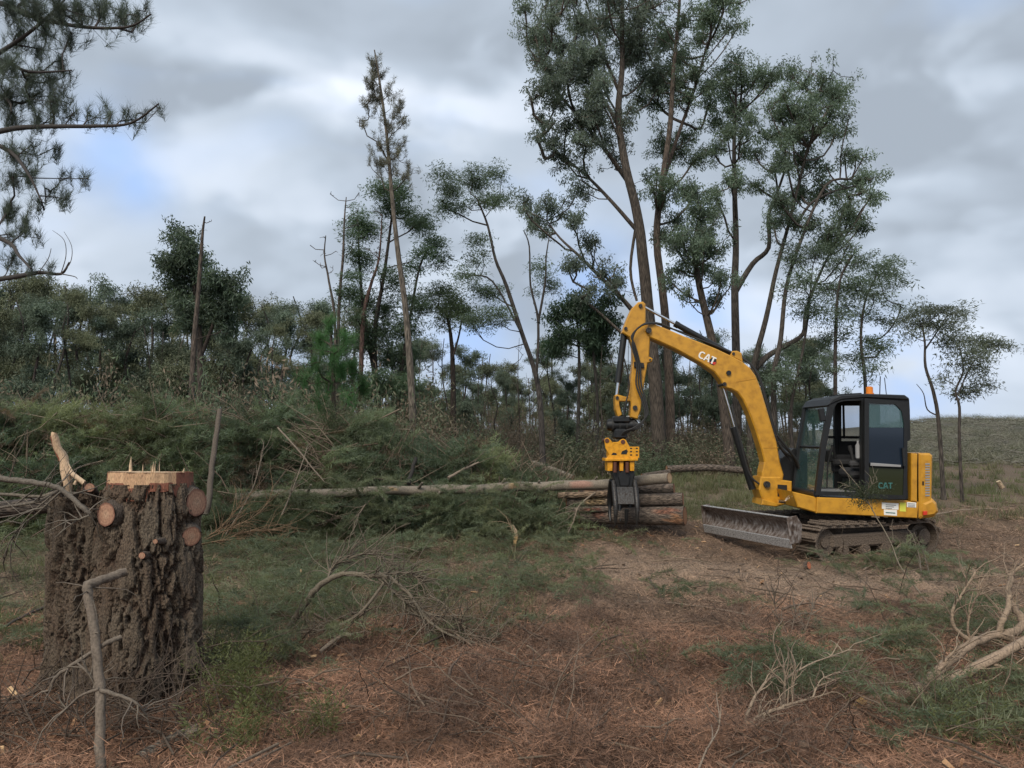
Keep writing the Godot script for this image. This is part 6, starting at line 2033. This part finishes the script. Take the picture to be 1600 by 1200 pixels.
func loose_branches() -> void:
	var pale := lin(0.30, 0.235, 0.175)
	var grey := lin(0.21, 0.17, 0.13)
	# in front of the stump
	branch("branch", "upright grey branch propped against the front of the stump, bent over at its top", "branch", [
		[at_depth([[197, 893, 4.72], [168, 903, 4.62], [140, 913, 4.52], [137, 925, 4.5], [146, 975, 4.45], [153, 1040, 4.38], [157, 1110, 4.3], [156, 1180, 4.2], [155, 1260, 4.12]]), 0.026, 0.027],
		[at_depth([[190, 995, 4.5], [160, 1008, 4.44], [120, 1035, 4.42], [90, 1055, 4.4], [76, 1078, 4.42]]), 0.016, 0.008],
		[at_depth([[157, 1078, 4.32], [190, 1088, 4.3], [215, 1100, 4.3], [224, 1112, 4.34]]), 0.013, 0.006],
		[at_depth([[155, 1076, 4.32], [125, 1088, 4.35], [104, 1108, 4.4]]), 0.010, 0.005],
		[at_depth([[148, 1075, 4.34], [146, 1060, 4.36], [120, 1035, 4.4]]), 0.009, 0.006]], grey, "", 10, 0.3)
	branch("branch", "bundle of bare grey boughs resting on the stump's left shoulder at the left edge", "branch", [
		[at_depth([[-90, 735, 5.0], [0, 747, 5.0], [60, 755, 5.02], [95, 765, 5.03], [125, 790, 5.0], [140, 802, 5.0]]), 0.022, 0.014],
		[at_depth([[-80, 775, 5.05], [0, 772, 5.05], [60, 776, 5.05], [92, 766, 5.04]]), 0.010, 0.012],
		[at_depth([[-60, 800, 5.0], [10, 792, 5.0], [60, 783, 5.02], [96, 764, 5.03]]), 0.008, 0.012],
		[at_depth([[95, 768, 5.0], [60, 800, 4.98], [25, 830, 4.96], [5, 870, 4.95]]), 0.007, 0.003],
		[at_depth([[80, 775, 5.0], [40, 810, 4.98], [18, 850, 4.96]]), 0.006, 0.003],
		[at_depth([[140, 805, 4.98], [118, 815, 4.96], [85, 840, 4.95]]), 0.008, 0.003]], lin(0.19, 0.16, 0.125), "", 9, 0.4)
	branch("branch", "dark stick lying on the needles left of the stump", "branch", [[on_ground([[-30, 1008], [20, 985], [50, 970], [85, 965]], [0.04, 0.06, 0.08, 0.12]), 0.012, 0.016]], lin(0.10, 0.08, 0.07), "", 3, 0.3)
	branch("branch", "short grey stick at the left edge below the dark one", "branch", [[on_ground([[-20, 1112], [30, 1105], [66, 1097]], [0.04, 0.05, 0.04]), 0.009, 0.012]], lin(0.15, 0.12, 0.10), "", 2, 0.2)
	# arched branch, centre left
	branch("branch", "arching grey branch with many fine side shoots on the green litter, centre left", "branch", [
		[at_depth([[448, 990, 6.9], [468, 955, 6.85], [495, 920, 6.8], [520, 902, 6.8], [548, 896, 6.8], [580, 900, 6.8], [610, 903, 6.8], [640, 930, 6.7], [665, 965, 6.65], [700, 990, 6.55], [745, 1005, 6.5], [800, 1018, 6.4], [900, 1043, 6.25]]), 0.034, 0.005],
		[at_depth([[580, 899, 6.8], [610, 896, 6.85], [640, 896, 6.9], [662, 912, 6.9]]), 0.018, 0.006],
		[at_depth([[598, 902, 6.8], [620, 930, 6.75], [650, 950, 6.7], [690, 968, 6.7], [710, 985, 6.7]]), 0.012, 0.005],
		[at_depth([[545, 873, 7.0], [565, 866, 7.0], [590, 868, 7.0], [605, 880, 6.95]]), 0.012, 0.006],
		[at_depth([[512, 905, 6.85], [520, 885, 6.95], [545, 870, 7.0]]), 0.010, 0.008],
		[at_depth([[600, 910, 6.75], [570, 950, 6.7], [535, 975, 6.7], [500, 985, 6.75], [470, 988, 6.8]]), 0.013, 0.012],
		[at_depth([[670, 930, 6.75], [695, 945, 6.7], [715, 970, 6.65], [745, 1000, 6.55], [770, 1003, 6.5]]), 0.008, 0.004],
		[at_depth([[590, 903, 6.8], [640, 945, 6.75], [670, 985, 6.7]]), 0.010, 0.004]], lin(0.22, 0.18, 0.13), "", 60, 0.4)
	branch("branch", "short grey branch stub lying below the arching branch", "branch", [[on_ground([[500, 1030], [530, 1018], [547, 1012]], [0.05, 0.07, 0.08]), 0.018, 0.02]], pale, "", 3, 0.2)
	# big pale branch, bottom right
	branch("branch", "large pale forked branch with a splintered butt at the lower right", "branch", [
		[at_depth([[1352, 1100, 5.1], [1385, 1092, 5.12], [1420, 1086, 5.15], [1450, 1070, 5.2], [1500, 1055, 5.25], [1550, 1030, 5.3], [1600, 1003, 5.35], [1680, 960, 5.4]]), 0.045, 0.03],
		[at_depth([[1440, 1076, 5.2], [1470, 1045, 5.3], [1500, 1020, 5.4], [1525, 1003, 5.5], [1560, 992, 5.6], [1580, 998, 5.6]]), 0.034, 0.030],
		[at_depth([[1560, 992, 5.6], [1590, 985, 5.65], [1597, 970, 5.7], [1585, 950, 5.75], [1575, 930, 5.8], [1578, 908, 5.85], [1583, 890, 5.9]]), 0.034, 0.016],
		[at_depth([[1560, 990, 5.6], [1566, 970, 5.6], [1575, 950, 5.65], [1576, 930, 5.7]]), 0.024, 0.018],
		[at_depth([[1518, 1002, 5.5], [1500, 990, 5.5], [1488, 972, 5.5], [1490, 950, 5.5], [1505, 925, 5.5], [1525, 893, 5.5]]), 0.017, 0.007],
		[at_depth([[1518, 1002, 5.5], [1512, 980, 5.5], [1524, 935, 5.5], [1540, 925, 5.55]]), 0.011, 0.005],
		[at_depth([[1430, 1085, 5.15], [1470, 1085, 5.1], [1500, 1090, 5.1]]), 0.018, 0.008],
		[at_depth([[1460, 1060, 5.25], [1475, 1035, 5.3], [1492, 1017, 5.3]]), 0.012, 0.008],
		[at_depth([[1545, 1035, 5.3], [1580, 1045, 5.25], [1640, 1042, 5.2]]), 0.013, 0.006],
		[at_depth([[1583, 895, 5.9], [1600, 880, 5.9], [1640, 850, 5.9]]), 0.012, 0.008]], lin(0.36, 0.265, 0.185), "", 16, 0.32, true)
	# small pale branch, bottom centre
	branch("branch", "small pale branched bough at the bottom, right of centre", "branch", [
		[at_depth([[1158, 1142, 4.75], [1180, 1125, 4.78], [1210, 1110, 4.8], [1235, 1100, 4.85], [1265, 1092, 4.9], [1295, 1083, 4.95]]), 0.020, 0.004],
		[at_depth([[1162, 1138, 4.76], [1170, 1110, 4.8], [1185, 1080, 4.85], [1200, 1062, 4.9], [1212, 1056, 4.95]]), 0.013, 0.005],
		[at_depth([[1226, 1102, 4.85], [1226, 1075, 4.85], [1226, 1050, 4.85], [1215, 1030, 4.85], [1208, 998, 4.85]]), 0.010, 0.004],
		[at_depth([[1228, 1060, 4.85], [1255, 1043, 4.95], [1290, 1028, 5.05], [1330, 1015, 5.2]]), 0.009, 0.003],
		[at_depth([[1238, 1098, 4.85], [1239, 1075, 4.85], [1243, 1052, 4.85]]), 0.006, 0.003],
		[at_depth([[1270, 1090, 4.9], [1283, 1062, 4.95], [1310, 1052, 5.0]]), 0.007, 0.003],
		[at_depth([[1160, 1141, 4.75], [1180, 1135, 4.73], [1194, 1128, 4.73]]), 0.014, 0.010]], lin(0.36, 0.275, 0.195), "", 12, 0.22)
	branch("branch", "thin upright twig at the bottom edge, left of the small pale bough", "branch", [[at_depth([[1086, 1215, 4.1], [1105, 1170, 4.25], [1122, 1140, 4.35], [1127, 1100, 4.4]]), 0.007, 0.003]], pale, "", 3, 0.2)
	branch("branch", "dark broken stick stuck in the soil of the wheel track", "branch", [[[pt(1408, 1036, 6.3), pt(1390, 1015, 6.4), pt(1371, 992, 6.5)], 0.018, 0.015]], lin(0.06, 0.045, 0.038))
	branch("branch", "dark leaning stick in the middle of the clearing", "branch", [[on_ground([[1045, 952], [1030, 938], [1014, 922]], [0.03, 0.06, 0.14]), 0.017, 0.012]], lin(0.11, 0.075, 0.055))
	branch("branch", "long thin pale stick lying across the clearing behind the dark one", "branch", [[on_ground([[990, 945], [1050, 949], [1120, 957], [1180, 969]], [0.03, 0.03, 0.03, 0.03]), 0.010, 0.008]], pale, "", 4, 0.3)
	branch("branch", "pale stick on the track below the crawler", "branch", [[on_ground([[1350, 893], [1385, 880], [1418, 864]], [0.03, 0.08, 0.22]), 0.014, 0.016]], pale, "", 3, 0.3)
	branch("branch", "long whitish pole lying in the grass behind the excavator, at the right", "branch", [[on_ground([[1455, 815], [1500, 807], [1558, 802]], [0.12, 0.12, 0.1]), 0.016, 0.012]], pale * 1.2)
	# saplings before the machine
	var g0 := gp(1466, 962, 0.0)
	branch("sapling", "bare bent sapling arching up in front of the cab with a leafy tuft", "sapling", [
		[[g0, pt(1440, 930, 8.0), pt(1405, 882, 8.3), pt(1393, 850, 8.5), pt(1368, 805, 8.8), pt(1345, 765, 9.0), pt(1312, 727, 9.2)], 0.011, 0.004],
		[at_depth([[1352, 778, 8.9], [1360, 760, 8.9], [1372, 752, 8.9]]), 0.005, 0.002],
		[at_depth([[1345, 768, 9.0], [1328, 760, 9.0], [1316, 757, 9.0]]), 0.005, 0.002]], lin(0.22, 0.18, 0.13), "", 8, 0.25)
	var sp := get_child(get_child_count() - 1)
	var lb := LB.new()
	for k in 34:
		var q := pt(1352 + rng.randfn(0, 15), 770 + rng.randfn(0, 10), 8.9 + rng.randf_range(-0.1, 0.1)) - g0
		lb.add(T.wattle[k % 3], Transform3D(Basis(rdir(), rng.randf() * TAU).scaled(Vector3.ONE * 0.33), q), lin(0.06, 0.075, 0.04))
	put("leaves", lb.mesh(), M.leaf, sp)
	branch("sapling", "thin bare stem leaning in front of the crawler's rear", "sapling", [[[gp(1454, 905), pt(1444, 868, 10.2), pt(1428, 832, 10.3)], 0.009, 0.004]], lin(0.20, 0.16, 0.12), "", 3, 0.3)
	branch("sapling", "straight bare stem crossing the middle of the crawler", "sapling", [[[gp(1440, 902), pt(1436, 868, 10.1), pt(1425, 836, 10.3)], 0.008, 0.004]], lin(0.20, 0.16, 0.12), "", 2, 0.3)
	branch("sapling", "bare forked stem beside the right end of the crawler", "sapling", [[[gp(1505, 905), pt(1502, 870, 10.2), pt(1494, 842, 10.3)], 0.008, 0.004]], lin(0.22, 0.17, 0.12), "", 4, 0.35)
	branch("sapling", "small leafless bush of pale twigs in the clearing, left of the big pale branch", "sapling", [
		[[gp(1240, 1010), pt(1226, 985, 6.8), pt(1214, 960, 6.8), pt(1210, 935, 6.8)], 0.007, 0.003], [at_depth([[1240, 1008, 6.7], [1258, 985, 6.7], [1268, 955, 6.7], [1276, 930, 6.7]]), 0.007, 0.003], [at_depth([[1235, 998, 6.7], [1240, 970, 6.8], [1246, 950, 6.8]]), 0.005, 0.002]], lin(0.25, 0.2, 0.15), "", 12, 0.25)
	# sticks standing out of the heap
	for e in [
		["tall pale stick leaning out of the heap above the bare brushwood", [[353, 835, 11.8], [375, 800, 11.9], [398, 755, 12.0], [412, 697, 12.1]], 0.014],
		["pale crooked stick in the heap, second of the tall leaning ones from the stump", [[440, 805, 11.9], [455, 770, 12.0], [470, 730, 12.2], [480, 700, 12.4]], 0.013],
		["grey stick slanting down to the right across the crest of the heap", [[434, 668, 13.2], [470, 708, 12.9], [487, 730, 12.8], [506, 752, 12.6]], 0.016],
		["pale stick propped on the front of the long trunk, half way along", [[594, 770, 12.5], [570, 790, 12.3], [556, 815, 12.2], [552, 832, 12.1]], 0.016],
		["pale pole slanting up to the right on the heap's lower crest", [[700, 747, 13.2], [725, 733, 13.4], [748, 722, 13.6]], 0.03],
		["drooping grey bough by the left end of the log stack", [[930, 770, 12.5], [905, 790, 12.2], [896, 815, 12.1], [885, 838, 12.0]], 0.016]]:
		branch("branch", e[0], "branch", [[at_depth(e[1]), e[2], e[2] * 0.5]], pale, "", 9, 0.5)
	branch("cut_sapling", "short black stump pole with a white cut tip rising from the heap", "sapling", [[at_depth([[638, 756, 12.9], [643, 738, 13.0], [650, 714, 13.1]]), 0.04, 0.03]], lin(0.03, 0.026, 0.024))
	branch("brushwood_bough", "tawny bare boughs fanned out on the ground just right of the stump", "branch", [
		[at_depth([[306, 852, 11.2], [345, 845, 11.3], [380, 832, 11.4], [425, 828, 11.5]]), 0.018, 0.006], [at_depth([[310, 848, 11.2], [350, 830, 11.4], [400, 805, 11.7], [425, 775, 12.0]]), 0.014, 0.004], [at_depth([[315, 850, 11.2], [370, 842, 11.3], [440, 845, 11.3]]), 0.012, 0.004], [at_depth([[310, 846, 11.2], [345, 824, 11.4], [375, 790, 11.7]]), 0.012, 0.004]], lin(0.30, 0.19, 0.105), "", 44, 0.6)
	branch("broken_stub", "small splintered stub sticking out under the heap, centre of the picture", "branch", [[at_depth([[806, 842, 11.7], [806, 832, 11.8], [800, 822, 11.9]]), 0.04, 0.03]], lin(0.42, 0.3, 0.19), "", 6, 0.4, true)
	# many more thin loose shoots, none of which stands out
	var mb := MB.new()
	for k in 430:
		var px := rng.randf_range(300, 900) if k < 240 else rng.randf_range(1180, 1600)
		var py := rng.randf_range(840, 1180)
		var q := [gp(px, py, rng.randf_range(0.0, 0.12))]
		var dir := Vector3(rng.randf_range(-1, 1), rng.randf_range(-0.1, 0.8), rng.randf_range(-0.5, 0.5)).normalized()
		var l := rng.randf_range(0.2, 0.75)
		for s in 6:
			dir = (dir + rdir() * 0.28 + Vector3(0, -0.09, 0)).normalized()
			var nx: Vector3 = q[-1] + dir * l / 6
			nx.y = maxf(nx.y, gh(nx.x, nx.z))
			q.append(nx)
		mb.col = lin(0.24, 0.18, 0.125).lerp(lin(0.12, 0.08, 0.06), rng.randf())
		mb.tube(q, taper(7, rng.randf_range(0.003, 0.007) * (1.0 if k % 9 else 2.2), 0.0015), 4)
	var o := put("loose_shoots", mb.mesh(), M.stick)
	o.set_meta("kind", "stuff")
	o.set_meta("label", "thin bare shoots scattered through the green litter")

func _ready() -> void:
	rng.seed = 20240611
	nz.seed = 2; nz.frequency = 0.05; nz.fractal_octaves = 3
	nz2.seed = 9; nz2.frequency = 0.06; nz2.fractal_octaves = 4
	var cam := Camera3D.new()
	cam.name = "camera"
	cam.fov = rad_to_deg(2.0 * atan(600.0 / F))
	cam.position = EYE
	cam.rotation.x = PITCH
	cam.far = 400.0
	cam.near = 0.05
	add_child(cam)
	cam.current = true
	var env := Environment.new()
	env.background_mode = Environment.BG_SKY
	env.sky = Sky.new()
	env.sky.sky_material = make_sky()
	env.background_energy_multiplier = 0.61
	env.ambient_light_source = Environment.AMBIENT_SOURCE_SKY
	env.tonemap_mode = Environment.TONE_MAPPER_LINEAR
	env.tonemap_exposure = 2.12
	env.sdfgi_enabled = true
	env.ssao_enabled = true
	env.ssil_enabled = true
	var we := WorldEnvironment.new()
	we.name = "surroundings"
	we.environment = env
	add_child(we)
	var sun := DirectionalLight3D.new()
	sun.name = "sun"
	sun.light_color = Color(1.0, 0.96, 0.9)
	sun.light_energy = 0.5
	sun.light_angular_distance = 30.0
	sun.shadow_enabled = true
	sun.rotation = Vector3(deg_to_rad(-44), deg_to_rad(-24), 0)
	add_child(sun)
	materials()
	templates()
	ground()
	tree_belts()
	scrub()
	gums()
	middle_trees()
	near_pine()
	slash()
	ground_cover()
	excavator()
	timber()
	stump()
	loose_branches()
